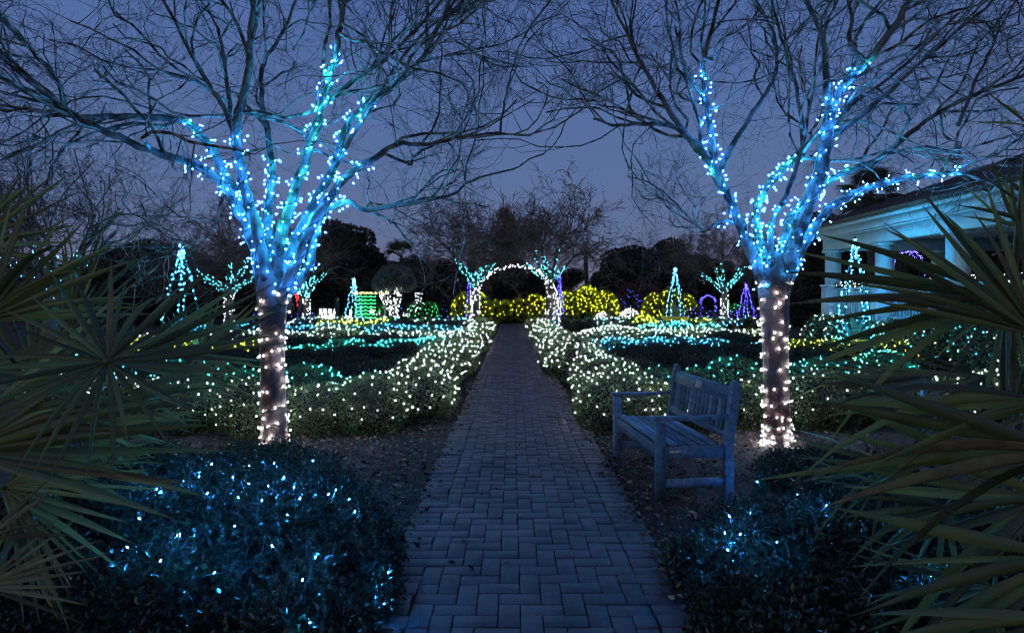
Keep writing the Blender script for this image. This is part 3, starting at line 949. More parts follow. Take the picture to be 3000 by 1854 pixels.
LT = [  # left tree, traced limb lines (photo px, py, depth offset)
    dict(p=[(634, 735, 0), (612, 610, .05), (590, 540, .05), (548, 462, -.05), (500, 410, -.15), (440, 386, -.3), (345, 355, -.5), (270, 322, -.7), (200, 290, -.85), (120, 235, -1.0), (50, 165, -1.1), (0, 120, -1.2)], r=(.085, .022), lit=.46, kid0=.5, kids=10),
    dict(p=[(640, 715, .0), (612, 560, .12), (560, 455, .15), (505, 355, .1), (455, 300, .05), (400, 283, 0), (280, 278, -.2), (170, 275, -.4), (135, 190, -.6), (60, 105, -.8), (-20, 30, -1)], r=(.085, .02), lit=.40, kid0=.45, kids=10),
    dict(p=[(648, 715, -.05), (612, 540, -.15), (580, 430, -.2), (563, 340, -.25), (572, 270, -.3), (592, 190, -.35), (600, 100, -.4), (606, 0, -.5), (610, -120, -.6)], r=(.080, .035), lit=.42, kid0=.5, kids=9),
    dict(p=[(565, 330, -.25), (535, 260, -.2), (490, 185, -.1), (440, 95, 0), (385, -10, .1)], r=(.042, .02), lit=.0, kid0=.2, kids=9),
    dict(p=[(560, 340, -.22), (548, 250, -.05), (540, 160, .1), (520, 70, .2), (480, 0, .3)], r=(.036, .018), lit=.0, kid0=.2, kids=7),
    dict(p=[(652, 715, .1), (640, 540, .35), (652, 430, .5), (642, 330, .7), (625, 235, .85), (632, 150, 1.0), (680, 70, 1.2), (720, -40, 1.4)], r=(.075, .02), lit=.38, kid0=.4, kids=9),
    dict(p=[(656, 715, -.02), (672, 560, -.1), (700, 470, -.15), (745, 340, -.2), (770, 250, -.25), (795, 160, -.3), (815, 60, -.35), (835, -40, -.45)], r=(.085, .032), lit=.78, kid0=.6, kids=8),
    dict(p=[(662, 715, .08), (700, 590, .18), (750, 490, .25), (795, 405, .25), (830, 300, .2), (900, 238, .15), (1000, 150, 0), (1050, 60, -.15), (1090, -40, -.3)], r=(.080, .024), lit=.62, kid0=.5, kids=10),
    dict(p=[(668, 720, -.05), (712, 620, -.15), (770, 500, -.25), (830, 420, -.35), (900, 375, -.45), (950, 345, -.5), (1030, 345, -.6), (1110, 325, -.65), (1190, 320, -.7)], r=(.075, .012), lit=.48, kid0=.5, kids=10),
    dict(p=[(1196, 322, -.7), (1200, 270, -.75), (1218, 190, -.8), (1240, 115, -.9)], r=(.016, .009), lit=0, kid0=.5, kids=2),
    dict(p=[(672, 725, .1), (735, 640, .2), (752, 575, .28), (775, 510, .3), (830, 482, .28), (868, 500, .25), (950, 493, .2), (1070, 468, .1), (1130, 430, 0), (1240, 400, -.1)], r=(.070, .012), lit=.45, kid0=.5, kids=8),
    dict(p=[(640, 700, .2), (600, 560, .5), (540, 470, .75), (520, 520, .9), (480, 575, 1.0), (400, 565, 1.1), (345, 510, 1.2)], r=(.035, .008), lit=0, kid0=.5, kids=6),
    dict(p=[(800, 400, .2), (860, 300, .3), (1000, 90, .5), (1130, 0, .6)], r=(.035, .018), lit=0, kid0=.2, kids=9),
    dict(p=[(770, 255, -.2), (850, 190, -.1), (950, 120, 0), (1040, 20, .1), (1100, -60, .2)], r=(.034, .016), lit=0, kid0=.2, kids=9),
]
LX = [(200, 290, -.8, 185, 1.6, .016), (430, 283, 0, 165, 1.5, .016), (150, 270, -.4, 200, 1.5, .015), (1190, 320, -.7, 60, .8, .008), (1000, 345, -.5, -12, 1.3, .012), (330, 280, -.2, 160, 1.6, .014),
      (300, 340, -.5, 175, 1.6, .014), (700, 120, .6, 60, 1.5, .016), (900, 240, .1, 30, 1.6, .016), (1000, 150, 0, 5, 1.5, .015), (60, 110, -1, 150, 1.2, .015)]
near_tree('crape_myrtle_tree', 'large bare tree with white wrapped trunk left of the path', 5.86, (657, 1085),
          [(657, 1094, 0, .185), (656, 1068, 0, .150), (655, 1000, 0, .137), (652, 850, 0, .132), (652, 760, 0, .145), (652, 690, 0, .172), (655, 640, 0, .12)], LT, LX, 3, -1,
          'azure fairy lights wound over the limbs of the left tree', 'white fairy lights spiralling up the left tree trunk')
RT = [
    dict(p=[(1832, 690, 0), (1795, 600, -.05), (1748, 490, -.1), (1702, 405, -.15), (1645, 325, -.2), (1580, 295, -.3), (1480, 300, -.45), (1420, 285, -.6)], r=(.095, .014), lit=.50, kid0=.45, kids=11),
    dict(p=[(1640, 322, -.2), (1585, 240, -.15), (1545, 170, -.1), (1500, 85, -.1), (1450, -20, -.1)], r=(.045, .018), lit=0, kid0=.2, kids=10),
    dict(p=[(1706, 412, -.15), (1702, 340, -.2), (1690, 260, -.25), (1680, 175, -.3), (1702, 70, -.4), (1725, -40, -.5)], r=(.055, .026), lit=.62, kid0=.4, kids=8),
    dict(p=[(1712, 425, -.15), (1765, 325, 0), (1822, 235, .1), (1855, 175, .2), (1848, 80, .3), (1800, -10, .4)], r=(.045, .020), lit=0, kid0=.3, kids=8),
    dict(p=[(1846, 690, .08), (1812, 560, .12), (1815, 480, .15), (1862, 415, .2), (1912, 370, .25), (1965, 310, .35), (2030, 255, .45), (2150, 165, .6), (2260, 60, .8)], r=(.070, .020), lit=.48, kid0=.4, kids=10),
    dict(p=[(1866, 690, -.05), (1905, 560, -.12), (1955, 430, -.2), (1975, 335, -.25), (1985, 265, -.28), (2015, 205, -.3), (2075, 145, -.35), (2140, 60, -.4), (2190, -30, -.5)], r=(.120, .040), lit=.74, kid0=.6, kids=9),
    dict(p=[(1985, 268, -.26), (1975, 190, -.2), (1968, 100, -.15), (1932, 10, -.1), (1900, -80, 0)], r=(.055, .028), lit=0, kid0=.3, kids=9),
    dict(p=[(2070, 150, -.35), (2030, 100, -.3), (2035, 40, -.25), (2010, -60, -.2)], r=(.040, .02), lit=0, kid0=.3, kids=6),
    dict(p=[(1862, 690, .12), (1885, 540, .2), (1950, 455, .3), (2040, 405, .35), (2100, 380, .35), (2190, 305, .3), (2300, 240, .2), (2447, 180, .1)], r=(.080, .024), lit=.42, kid0=.45, kids=10),
    dict(p=[(1874, 695, 0), (1932, 565, .05), (2000, 485, .05), (2085, 448, 0), (2180, 425, -.1), (2290, 415, -.2), (2400, 388, -.3), (2500, 350, -.4)], r=(.078, .024), lit=.72, kid0=.6, kids=8),
    dict(p=[(1850, 690, -.06), (1838, 560, -.15), (1872, 480, -.2), (1902, 410, -.25), (1918, 330, -.3), (1905, 215, -.35), (1880, 130, -.4), (1850, 30, -.45)], r=(.050, .02), lit=.30, kid0=.4, kids=9),
    dict(p=[(1770, 535, .0), (1720, 530, .1), (1690, 548, .2), (1672, 545, .3), (1630, 500, .5), (1560, 440, .7), (1500, 420, .9)], r=(.034, .010), lit=.18, kid0=.4, kids=8),
    dict(p=[(2290, 300, .2), (2330, 200, .3), (2380, 90, .4), (2440, -20, .5)], r=(.03, .015), lit=0, kid0=.2, kids=8),
    dict(p=[(2000, 320, -.2), (2090, 250, -.1), (2200, 150, 0), (2330, 40, .1), (2420, -40, .2)], r=(.042, .018), lit=0, kid0=.2, kids=10),
]
RX = [(1430, 290, -.6, 130, 1.0, .010), (1480, 300, -.45, 200, 1.5, .012), (1560, 300, -.3, 215, 1.3, .011), (1545, 170, -.1, 165, 1.5, .015), (1500, 85, -.1, 190, 1.5, .014), (1620, 500, .5, 200, 1.3, .010), (1560, 440, .7, 190, 1.2, .009),
      (2300, 240, .2, 10, 1.3, .014), (2200, 420, -.1, 20, 1.2, .011), (2150, 165, .6, 30, 1.5, .014), (1690, 548, .2, 195, 1.2, .010)]
near_tree('crape_myrtle_tree', 'large bare tree with white wrapped trunk right of the bench', 6.3, (1858, 1060),
          [(1858, 1068, 0, .195), (1858, 1042, 0, .160), (1857, 980, 0, .148), (1854, 850, 0, .146), (1851, 740, 0, .165), (1850, 660, 0, .20), (1852, 610, 0, .13)], RT, RX, 8, 1,
          'azure fairy lights wound over the limbs of the right tree', 'white fairy lights spiralling up the right tree trunk')

# ---- smaller bare trees of the garden
def bare_proto(seed, nl=7, h=1.7, reach=2.3, wide=1.0, r=.075, maxlev=3, twr=.005):
    R = random.Random(seed)
    br, tips, limbs = [], [], []
    for k in range(nl):
        az = 2 * math.pi * (k + R.uniform(-.25, .25)) / nl
        el = math.radians(R.uniform(48, 76))
        d = Vector((math.cos(az) * math.cos(el), math.sin(az) * math.cos(el), math.sin(el)))
        p = Vector((0, 0, h - .25)); pts = [p]
        n = 6
        for i in range(n):
            d = norm(d + gvec(R, .12) + Vector((math.cos(az), math.sin(az), .0)) * .06 * wide)
            p = p + d * reach / n
            pts.append(p)
        pa = crom(pts, 2)
        limbs.append((pa, np.linspace(r, r * .4, len(pa))))
        for _ in range(7):
            a, b_ = sample(pa, R.uniform(.45, 1))
            out = Vector((a.x, a.y, 0)); out = norm(out)
            grow(R, br, a, norm(b_ + gvec(R, .45) + out * .35 * wide), R.uniform(1.3, 2.2), r * .3, 1, maxlev, tips, droop=.06)
    tm = MB(); tm.tube([(0, 0, -.02), (0.02, 0, h * .5), (0, .01, h), (0, 0, h + .12)], [r * 2.2, r * 1.9, r * 2.3, r * 1.6], 10)
    bm = MB()
    bm.tubes([(pa, max(r0, twr), max(r1, twr * .8)) for (lev, pa, r0, r1) in br], 3)
    pm = MB(); pods(pm, R, tips, 330, .10, .014)
    lms = []
    for pa, ra in limbs:
        b_ = MB(); b_.tube(pa, ra, 7); lms.append(b_.mesh('limb', M['limb'], True))
    return dict(trunk=tm.mesh('trunk', M['bark'], True), limbs=lms, br=bm.mesh('branches', M['bare']), pod=pm.mesh('seed_pods', M['pod']), paths=limbs, h=h, r=r)


PR = [bare_proto(21, 7, 1.7, 2.2, 1.3, maxlev=4, twr=.009), bare_proto(34, 6, 1.9, 2.2, 1.5, maxlev=4, twr=.009), bare_proto(55, 8, 1.6, 2.4, 1.0, twr=.0035)]


def bare_tree(X, Y, proto, s, rz, label, lit=None, trunk_lit=None, frac=.68, dens=1.0):
    q = PR[proto]
    t = thing('bare_tree', (X, Y, 0), label, 'tree', 'smaller bare trees of the garden', rz)
    t.scale = (s, s, s)
    link('trunk', q['trunk'], t)
    for m_ in q['limbs']: link('limb', m_, t)
    link('branches', q['br'], t, kind='stuff')
    link('seed_pods', q['pod'], t, kind='stuff')
    mtx = Matrix.Translation((X, Y, 0)) @ Matrix.Rotation(rz, 4, 'Z') @ Matrix.Scale(s, 4)
    R = random.Random(int(X * 10 + Y))
    if lit:
        st = thing('string_lights', (X, Y, 0), 'turquoise lights on the limbs of the ' + label if len(label.split()) < 9 else lit[1], 'string lights', 'lights on the smaller trees')
        st['label'] = lit[1]
        P = []
        for pa, ra in q['paths']:
            f = frac * R.uniform(.7, 1.15)
            for _ in range(int(44 * dens)):
                tt = R.uniform(0, f)
                a, b_ = sample(pa, tt)
                rr = float(np.interp(tt, np.linspace(0, 1, len(ra)), ra))
                P.append(mtx @ (a + norm(gvec(R)) * (rr + .03)))
        bulbs_joined(st, P, lit[0], np.clip(.00034 * Y, .006, .012))
    if trunk_lit:
        st = thing('string_lights', (X, Y, 0), trunk_lit, 'string lights', 'lights on the smaller trees')
        P = []
        for k in range(75):
            z = q['h'] * R.uniform(.08, .95); a = R.uniform(0, 6.28)
            P.append(mtx @ Vector((math.cos(a) * (q['r'] * 2.1 + .02), math.sin(a) * (q['r'] * 2.1 + .02), z)))
        bulbs_joined(st, P, 'fw', np.clip(.00032 * Y, .006, .011))


bare_tree(-2.0, 32.5, 0, 1.45, .3, 'bare tree lit turquoise on the left leg of the arch', ('ft', 'turquoise lights on the tree left of the arch'), 'white lights on the trunk left of the arch')
bare_tree(2.05, 32.5, 1, 1.42, 1.9, 'bare tree lit turquoise on the right leg of the arch', ('ft', 'turquoise lights on the tree right of the arch'), 'white lights on the trunk right of the arch')
bare_tree(-11.7, 34, 2, 1.2, .8, 'bare tree lit turquoise just right of the left big trunk', ('ft', 'turquoise lights on the tree beside the left big trunk'), 'white lights at the foot of the left distant tree')
bare_tree(12.1, 34, 1, 1.2, 4.0, 'bare tree lit turquoise just left of the right big trunk', ('ft', 'turquoise lights on the tree beside the right big trunk'), 'white lights on the trunk of the right distant tree')
bare_tree(-11.6, 24.5, 0, 1.15, 2.2, 'bare tree with turquoise lights behind the palmetto tips', ('ft', 'turquoise lights behind the palmetto tips'), 'white lights on the trunk behind the palmetto tips')
bare_tree(-10.2, 13.2, 2, .98, 5.0, 'bare reddish tree with blue lights at the far left', ('fb', 'blue lights seen through the far left palmetto'), None, dens=.9)
bare_tree(-15.5, 17.5, 2, 1.05, 1.1, 'bare brown tree rising above the left palmetto')
bare_tree(-18, 38, 0, 1.1, 3.3, 'bare brown tree far left against the dusk sky')
bare_tree(16.5, 41, 2, 1.1, 2.3, 'bare tree beside the red mast')

# ------------------------------------------------------------------ far trees
def ever_proto(seed, mtl, n=26, w=2.6, h0=1.5, h1=6.5, leaf=.24, pine=False):
    R = random.Random(seed)
    ells = []
    for k in range(n):
        f = R.random()
        z = h0 + (h1 - h0) * f
        rr = w * (math.sin(math.pi * min(1, .18 + f * .8)) ** .7) * (1 - f * .35)
        a = R.uniform(0, 6.28); d = rr * math.sqrt(R.random()) * .8
        s = R.uniform(.7, 1.2)
        ells.append((d * math.cos(a), d * math.sin(a), z, s * .95, s * .95, s * .7))
    P, Nn = ell_points(ells, 1.0 / (leaf * leaf * .3), inward=.18)
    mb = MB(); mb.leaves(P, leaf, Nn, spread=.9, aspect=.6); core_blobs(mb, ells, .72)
    tm = MB(); tm.tube([(0, 0, -.02), (.05, 0, h0), (0, .05, h1 * .75)], [.22, .17, .07], 7)
    return mb.mesh('crown', [M[mtl], M['core']]), tm.mesh('trunk', M['twig'], True)


EP = [ever_proto(1, 'ever', 40, 3.0, .5, 6.5), ever_proto(2, 'ever', 44, 3.6, .4, 5.5), ever_proto(3, 'ever_b', 42, 3.4, .4, 6.0), ever_proto(4, 'ever_b', 36, 2.8, .5, 7.0)]


def ever_tree(X, Y, p, s, rz, label):
    t = thing('evergreen_tree', (X, Y, 0), label, 'tree', 'dark trees closing the garden', rz)
    t.scale = (s * 1.25, s * 1.25, s * rnd.uniform(.92, 1.08))
    link('crown', EP[p][0], t, kind='stuff'); link('trunk', EP[p][1], t)


far_same = 'dark leafy tree in the belt behind the lit beds'
k = 0
for px in range(-40, 2560, 74):
    Y = 52 + 7 * math.sin(px * .7) + rnd.uniform(-3, 3)
    top = 628 if not (1350 < px < 1480) else 660
    s = (CAM_H + (720 - top + rnd.uniform(-14, 16)) / F * Y) / 6.4
    ever_tree((px - 1224) / F * Y, Y, k % 4, s, rnd.uniform(0, 6.28), far_same)
    k += 1
for (px, top, Y, p, s2, lab) in ((800, 545, 50, 1, 1.15, 'tall round dark tree right of the left big trunk'), (860, 600, 52, 2, 1, 'russet dark tree sloping down right of the round tree'),
                                 (345, 580, 40, 2, 1, 'dark tree behind the left palmetto tips'), (270, 610, 36, 0, 1, 'dark tree low behind the left palmetto'),
                                 (420, 600, 42, 2, 1, 'brownish dark tree behind the near left obelisk'), (1500, 592, 55, 1, 1.1, 'rounded dark tree right of the open sky'),
                                 (1460, 625, 58, 1, .9, 'small rounded dark tree at the sky gap'), (1600, 605, 54, 2, 1.1, 'broad dark tree behind the far right obelisk'), (1700, 615, 50, 3, 1, 'dark tree left of the right big trunk'),
                                 (1960, 570, 36, 0, 1.2, 'dark tree left of the pavilion corner'), (1925, 600, 38, 1, 1.0, 'dark tree behind the right big trunk'), (2060, 560, 34, 2, 1.1, 'dark tree seen between the pavilion posts'),
                                 (2180, 560, 38, 1, 1.1, 'dark tree behind the blue light arch'), (2330, 570, 32, 0, 1.2, 'dark tree behind the nearest pavilion post'), (2440, 560, 30, 2, 1.1, 'dark tree at the right edge behind the pavilion')):
    s = (CAM_H + (720 - top) / F * Y) / (7.0 if p in (0, 3) else 6.3)
    ever_tree((px - 1224) / F * Y, Y, p, s * s2, rnd.uniform(0, 6.28), lab)


def pine_tree(X, Y, H, label):
    R = random.Random(5)
    t = thing('pine_tree', (X, Y, 0), label, 'tree')
    tm = MB(); tm.tube([(X, Y, -.02), (X, Y, H * .6), (X + .05, Y, H - .3)], [.2, .13, .03], 7); part('trunk', tm, M['twig'], t, True)
    mb = MB()
    for k in range(90):
        f = R.random() ** .8
        z = H * (.42 + .58 * f); L = (1 - f) * 2.3 + .25
        a = R.uniform(0, 6.28)
        d = Vector((math.cos(a), math.sin(a), .55 + .7 * f))
        n = int(30 + 70 * L)
        tt = rng.uniform(.15, 1, n)[:, None]
        P = np.array((X, Y, z)) + np.array(d) * L * .75 * tt + rng.normal(size=(n, 3)) * .07
        mb.leaves(P, .22, spread=.55, aspect=.16, dirs=np.tile(np.array(d) * .6 + np.array((0, 0, .5)), (n, 1)))
    for k in range(7):
        a = R.uniform(0, 6.28); r = R.uniform(.2, 1.5)
        z0 = H - .5 - r * .75
        n = 90
        tt = rng.uniform(0, 1, n)[:, None]
        P = np.array((X + r * math.cos(a), Y + r * math.sin(a), z0)) + np.array((0, 0, 1.0)) * tt + rng.normal(size=(n, 3)) * .06
        mb.leaves(P, .24, spread=.5, aspect=.16, dirs=np.tile(np.array((0, 0, .8)), (n, 1)))
    part('crown', mb, M['pine'], t, kind='stuff')


pine_tree((1205 - 1224) / F * 46, 46, CAM_H + 212 / F * 46, 'tall spiky pine behind the middle of the arch')
pine_tree((820 - 1224) / F * 48, 49, CAM_H + 160 / F * 48, 'pine with upright candles right of the round tree')


def fan_mesh(mb, hub, a, n, spread, N, L, W, R, droop=.25, m=0):
    """many narrow leaflets in a fan, joined (far palms)"""
    b_ = n.cross(a)
    for k in range(N):
        th = math.radians(-spread / 2 + spread * k / (N - 1))
        d = a * math.cos(th) + b_ * math.sin(th)
        l = L * (1 - .25 * abs(th) / math.pi) * R.uniform(.85, 1.1)
        s = norm(n.cross(d))
        v, q = [], []
        for j, (t_, w) in enumerate(((0, .25), (.4, 1), (.75, .6), (1, .04))):
            c = hub + d * l * t_ + Vector((0, 0, -droop * l * t_ * t_))
            v += [c + s * W * w * .5, c + n * W * w * -.2, c - s * W * w * .5]
            if j: q += [((j - 1) * 3 + i, (j - 1) * 3 + i + 1, j * 3 + i + 1, j * 3 + i) for i in (0, 1)]
        mb.add([tuple(x) for x in v], q, m=m)


def palm(X, Y, H, label, nf=22, L=1.0, seed=1, feather=False):
    R = random.Random(seed)
    t = thing('palm_tree', (X, Y, 0), label, 'tree', 'palms behind the garden')
    tm = MB(); tm.tube([(X, Y, -.02), (X + .1, Y, H * .5), (X, Y, H)], [.2, .16, .17], 8); part('trunk', tm, M['twig'], t, True)
    for k in range(nf):
        a = R.uniform(0, 6.28); el = R.uniform(-.7, 1.3)
        d = Vector((math.cos(a) * math.cos(el), math.sin(a) * math.cos(el), math.sin(el)))
        mb = MB()
        p0 = Vector((X, Y, H))
        if feather:
            pts = [p0]; p = p0; dd = norm(Vector((d.x, d.y, abs(d.z) + .5)))
            for i in range(8):
                dd = norm(dd + Vector((0, 0, -.22))); p = p + dd * L * .25; pts.append(p)
            mb.tube(pts, np.linspace(.025, .006, 9), 3)
            for i in range(70):
                a_, b2 = sample(pts, R.uniform(.12, 1))
                sd_ = norm(b2.cross(Vector((0, 0, 1)))) * R.choice((-1, 1))
                e = a_ + norm(sd_ + Vector((0, 0, -.7)) + b2 * .4) * R.uniform(.35, .55)
                w = b2 * .018
                mb.add([tuple(a_ - w), tuple(a_ + w), tuple(e)], tris=[(0, 1, 2)])
        else:
            hub = p0 + d * L * .7
            mb.tube([p0, hub], .015, 4)
            up = norm(Vector((0, 0, 1)) - d * d.z + gvec(R, .1))
            fan_mesh(mb, hub, d, up, 210, 22, L * .85, .05, R, .35)
        part('frond', mb, M['pine'] if not feather else M['ever'], t)


palm((2078 - 1224) / F * 24, 24, CAM_H + 255 / F * 24, 'tall fan palm rising above the pavilion roof', 42, 1.05, 4)
palm((960 - 1224) / F * 44, 44, CAM_H + 105 / F * 44, 'fan palm left of the two big bare crowns', 26, 1.3, 6)
palm((1552 - 1224) / F * 48, 48, CAM_H + 110 / F * 48, 'drooping feather palm behind the largest yellow shrub', 13, 1.5, 9, True)
palm((1640 - 1224) / F * 48, 46, CAM_H + 95 / F * 48, 'drooping feather palm behind the far right obelisk', 12, 1.4, 12, True)
palm((1400 - 1224) / F * 46, 46, CAM_H + 108 / F * 46, 'thin feather palm right of the bare crowns', 12, 1.3, 14, True)
palm((2150 - 1224) / F * 27, 27, CAM_H + 130 / F * 27, 'shaggy fan palm seen through the pavilion', 30, 1.0, 17)

# olive tree
ox, oy = (944 - 1224) / F * 35.5, 35.5
t = thing('olive_tree', (ox, oy, 0), 'round grey green olive tree with white lit stems', 'tree')
ells = [(ox + a * .55, oy + b_ * .5, 2.75 + c * .45, .62, .6, .5) for a, b_, c in ((0, 0, .9), (-1, 0, .1), (1, 0, .2), (.4, -1, .4), (-.5, -1, .3), (-.6, 0, .8), (.7, .3, .8), (0, -1, -.2), (-1.3, 0, -.5), (1.2, 0, -.4))]
P, Nn = ell_points(ells, 1 / (.11 ** 2 * .14), inward=.22)
mb = MB(); mb.leaves(P, .13, Nn, spread=.9, aspect=.3); core_blobs(mb, ells, .7)
part('crown', mb, [M['olive'], M['core']], t, kind='stuff')
st = thing('string_lights', (ox, oy, 0), 'white lights on the olive tree stems', 'string lights')
P = []
for k, (dx, dz) in enumerate(((-.95, 2.2), (-.5, 2.4), (.45, 2.5), (.1, 2.3), (-1.5, 1.0))):
    pts = crom([Vector((ox, oy, -.02)), Vector((ox + dx * .2, oy - .05, dz * .35)), Vector((ox + dx * .65, oy - .1, dz * .7)), Vector((ox + dx, oy - .05, dz))], 4)
    mb = MB(); mb.tube(pts, np.linspace(.09, .035, len(pts)), 7); part('trunk', mb, M['bark'], t, True)
    for _ in range(60):
        a, b_ = sample(pts, rnd.uniform(.03, .95))
        P.append(a + norm(gvec(rnd)) * .11)
bulbs_joined(st, P, 'fw', .014)

# ------------------------------------------------------------------ light structures
def arc_pts(cx, Y, r, zs, n=26):
    pts = [Vector((cx - r, Y, z)) for z in np.linspace(-.02, zs, 8)]
    pts += [Vector((cx - r * math.cos(a), Y, zs + r * math.sin(a))) for a in np.linspace(0, math.pi, n)[1:-1]]
    return pts + [Vector((cx + r, Y, z)) for z in np.linspace(zs, -.02, 8)]


def light_along(pts, n, R, jit=.03, t0=0, t1=1):
    out = []
    for k in range(n):
        a, b_ = sample(pts, t0 + (t1 - t0) * (k + R.uniform(-.4, .4)) / n if 0 < k < n - 1 else t0 + (t1 - t0) * k / max(1, n - 1))
        out.append(a + gvec(R, jit))
    return out


def garden_arch(cx, Y, r, zs, key, label, llabel, nl=150, depth=.55, rr=.013):
    R = random.Random(int(Y * 3))
    t = thing('garden_arch', (cx, Y, 0), label, 'arch')
    for dy in (0, depth):
        pts = arc_pts(cx, Y + dy, r, zs)
        mb = MB(); mb.tube(pts, .018, 6); part('hoop', mb, M['iron'], t, True)
    p0, p1 = arc_pts(cx, Y, r, zs), arc_pts(cx, Y + depth, r, zs)
    for k in range(2, len(p0) - 2, 4):
        mb = MB(); mb.tube([p0[k], p1[k]], .010, 5); part('crossbar', mb, M['iron'], t)
    s = thing('string_lights', (cx, Y, 0), llabel, 'string lights')
    pts = light_along(p0, nl, R, .025) + light_along(p1, nl // 2, R, .025)
    bulbs_joined(s, pts, key, rr)


garden_arch((1232 - 1224) / F * 17, 17.0, 1.26, 1.26, 'fw', 'metal garden arch spanning the brick path', 'white lights along the arch over the path', 170, .5, .009)
garden_arch((2172 - 1224) / F * 24, 24, .62, 2.9, 'fv', 'blue lit arch seen through the pavilion', 'blue lights on the arch seen through the pavilion', 90, .3, .016)
garden_arch((697 - 1224) / F * 41, 41, .40, 1.6, 'fr', 'red lit arch behind the left big trunk', 'red lights on the arch behind the left trunk', 60, .4, .018)
garden_arch((1700 - 1224) / F * 40, 40.5, .5, 1.4, 'fv', 'small violet lit arch left of the right distant tree', 'violet lights on the small arch left of the right distant tree', 40, .3, .018)


def obelisk(X, Y, w, H, key, label, llabel, z0=0.0, nl=34, rr=.013):
    R = random.Random(int(X * 7 + Y))
    t = thing('garden_obelisk', (X, Y, z0), label, 'obelisk', 'lit garden obelisks')
    s = thing('string_lights', (X, Y, z0), llabel, 'string lights', 'lights on the garden obelisks')
    P = []
    ang = R.uniform(0, 1.5)
    for k in range(4):
        a = ang + k * math.pi / 2
        pts = [Vector((X + w / 2 * math.cos(a) * f, Y + w / 2 * math.sin(a) * f, z0 + H * z)) for z, f in ((0, 1), (.35, .72), (.7, .36), (.92, .10), (1, .02))]
        mb = MB(); mb.tube(pts, .012, 5); part('leg', mb, M['iron'], t)
        P += light_along(crom(pts, 3), nl, R, .025)
    for z, f in ((.3, .76), (.6, .47), (.85, .2)):
        pts = [Vector((X + w / 2 * f * math.cos(a), Y + w / 2 * f * math.sin(a), z0 + H * z)) for a in np.linspace(0, 6.283, 13)]
        mb = MB(); mb.tube(pts, .008, 4, cap=False); part('hoop', mb, M['iron'], t)
    mb = MB(); mb.lathe([(.0, z0 + H * .99), (.035, z0 + H * 1.005), (.03, z0 + H * 1.02), (0, z0 + H * 1.035)], (X, Y, 0), 8); part('finial', mb, M['iron'], t)
    bulbs_joined(s, P, key, rr)


def pot_agave(X, Y, r, h, label, alabel, seed=1):
    t = thing('plant_pot', (X, Y, 0), label, 'pot', 'ochre pots with agaves')
    mb = MB(); mb.lathe([(.0, .0), (r * .68, .0), (r * .90, h * .55), (r * .98, h * .84), (r * 1.04, h * .84), (r * 1.08, h * .9), (r * 1.06, h), (r * .95, h), (r * .93, h * .9), (0, h * .9)], (X, Y, 0), 28)
    part('bowl', mb, M['pot'], t, True)
    a_ = thing('agave_plant', (X, Y, h * .9), alabel, 'plant', 'agaves in the pots')
    R = random.Random(seed)
    for k in range(15):
        az = k * 2.4; el = math.radians(30 + 55 * (k / 15))
        d = Vector((math.cos(az) * math.cos(el), math.sin(az) * math.cos(el), math.sin(el)))
        L = r * R.uniform(1.1, 1.5); up = norm(Vector((0, 0, 1)) - d * d.z + Vector((0, 0, .001))); s = d.cross(up)
        v, q = [], []
        for j, (t_, w) in enumerate(((0, .7), (.35, 1), (.7, .7), (1, .04))):
            c = Vector((X, Y, h * .88)) + d * L * t_ + Vector((0, 0, .12 * L * t_ * t_))
            v += [c + s * r * .14 * w + up * r * .05 * w, c - up * r * .03 * w, c - s * r * .14 * w + up * r * .05 * w]
            if j: q += [((j - 1) * 3 + i, (j - 1) * 3 + i + 1, j * 3 + i + 1, j * 3 + i) for i in (0, 1)]
        mb = MB(); mb.add([tuple(x) for x in v], q); part('leaf', mb, M['agave'], a_)


XR, XL = 8.15, -7.85
pot_agave(XR, 14.2, .46, .62, 'large ochre pot beside the right palmetto', 'agave under the near right obelisk', 2)
pot_agave(XL, 14.2, .46, .62, 'large ochre pot behind the left palmetto', 'agave under the near left obelisk', 3)
pot_agave(8.2, 30, .62, .75, 'wide ochre pot under the far right obelisk', 'agave with raised leaves under the far right obelisk', 4)
obelisk(XR, 14.2, 1.15, 2.95, 'ob', 'tall obelisk trellis lit pale blue before the pavilion', 'pale blue lights on the obelisk before the pavilion', 0, 36, .0105)
obelisk(XL, 14.2, 1.15, 2.8, 'ob', 'tall obelisk trellis lit blue above the left palmetto', 'blue lights on the obelisk above the left palmetto', 0, 36, .0105)
obelisk(8.2, 30, 1.25, 3.15, 'fb', 'obelisk trellis lit pale blue at far right of path', 'pale blue lights on the far right obelisk', 0, 36, .014)
obelisk(-8.0, 30.2, 1.1, 2.65, 'fb', 'slim obelisk trellis lit blue beside the green light curtain', 'blue lights on the obelisk beside the green curtain', 0, 36, .014)
obelisk((1124 - 1224) / F * 37, 35.8, .5, 3.2, 'fv', 'violet lit obelisk behind the tree left of the arch', 'violet lights behind the tree left of the arch', 0, 26, .014)
obelisk((1334 - 1224) / F * 37, 35.8, .6, 3.3, 'fv', 'violet lit obelisk behind the tree right of the arch', 'violet lights behind the tree right of the arch', 0, 40, .014)
obelisk((1790 - 1224) / F * 33, 33.4, 1.2, 2.45, 'fv', 'violet lit obelisk close to the right big trunk', 'violet lights close to the right big trunk', 0, 40, .014)
obelisk((1742 - 1224) / F * 35, 35.6, 1.0, 1.9, 'fg', 'green lit low obelisk by the right distant tree', 'green lights by the right distant tree', 0, 26, .014)

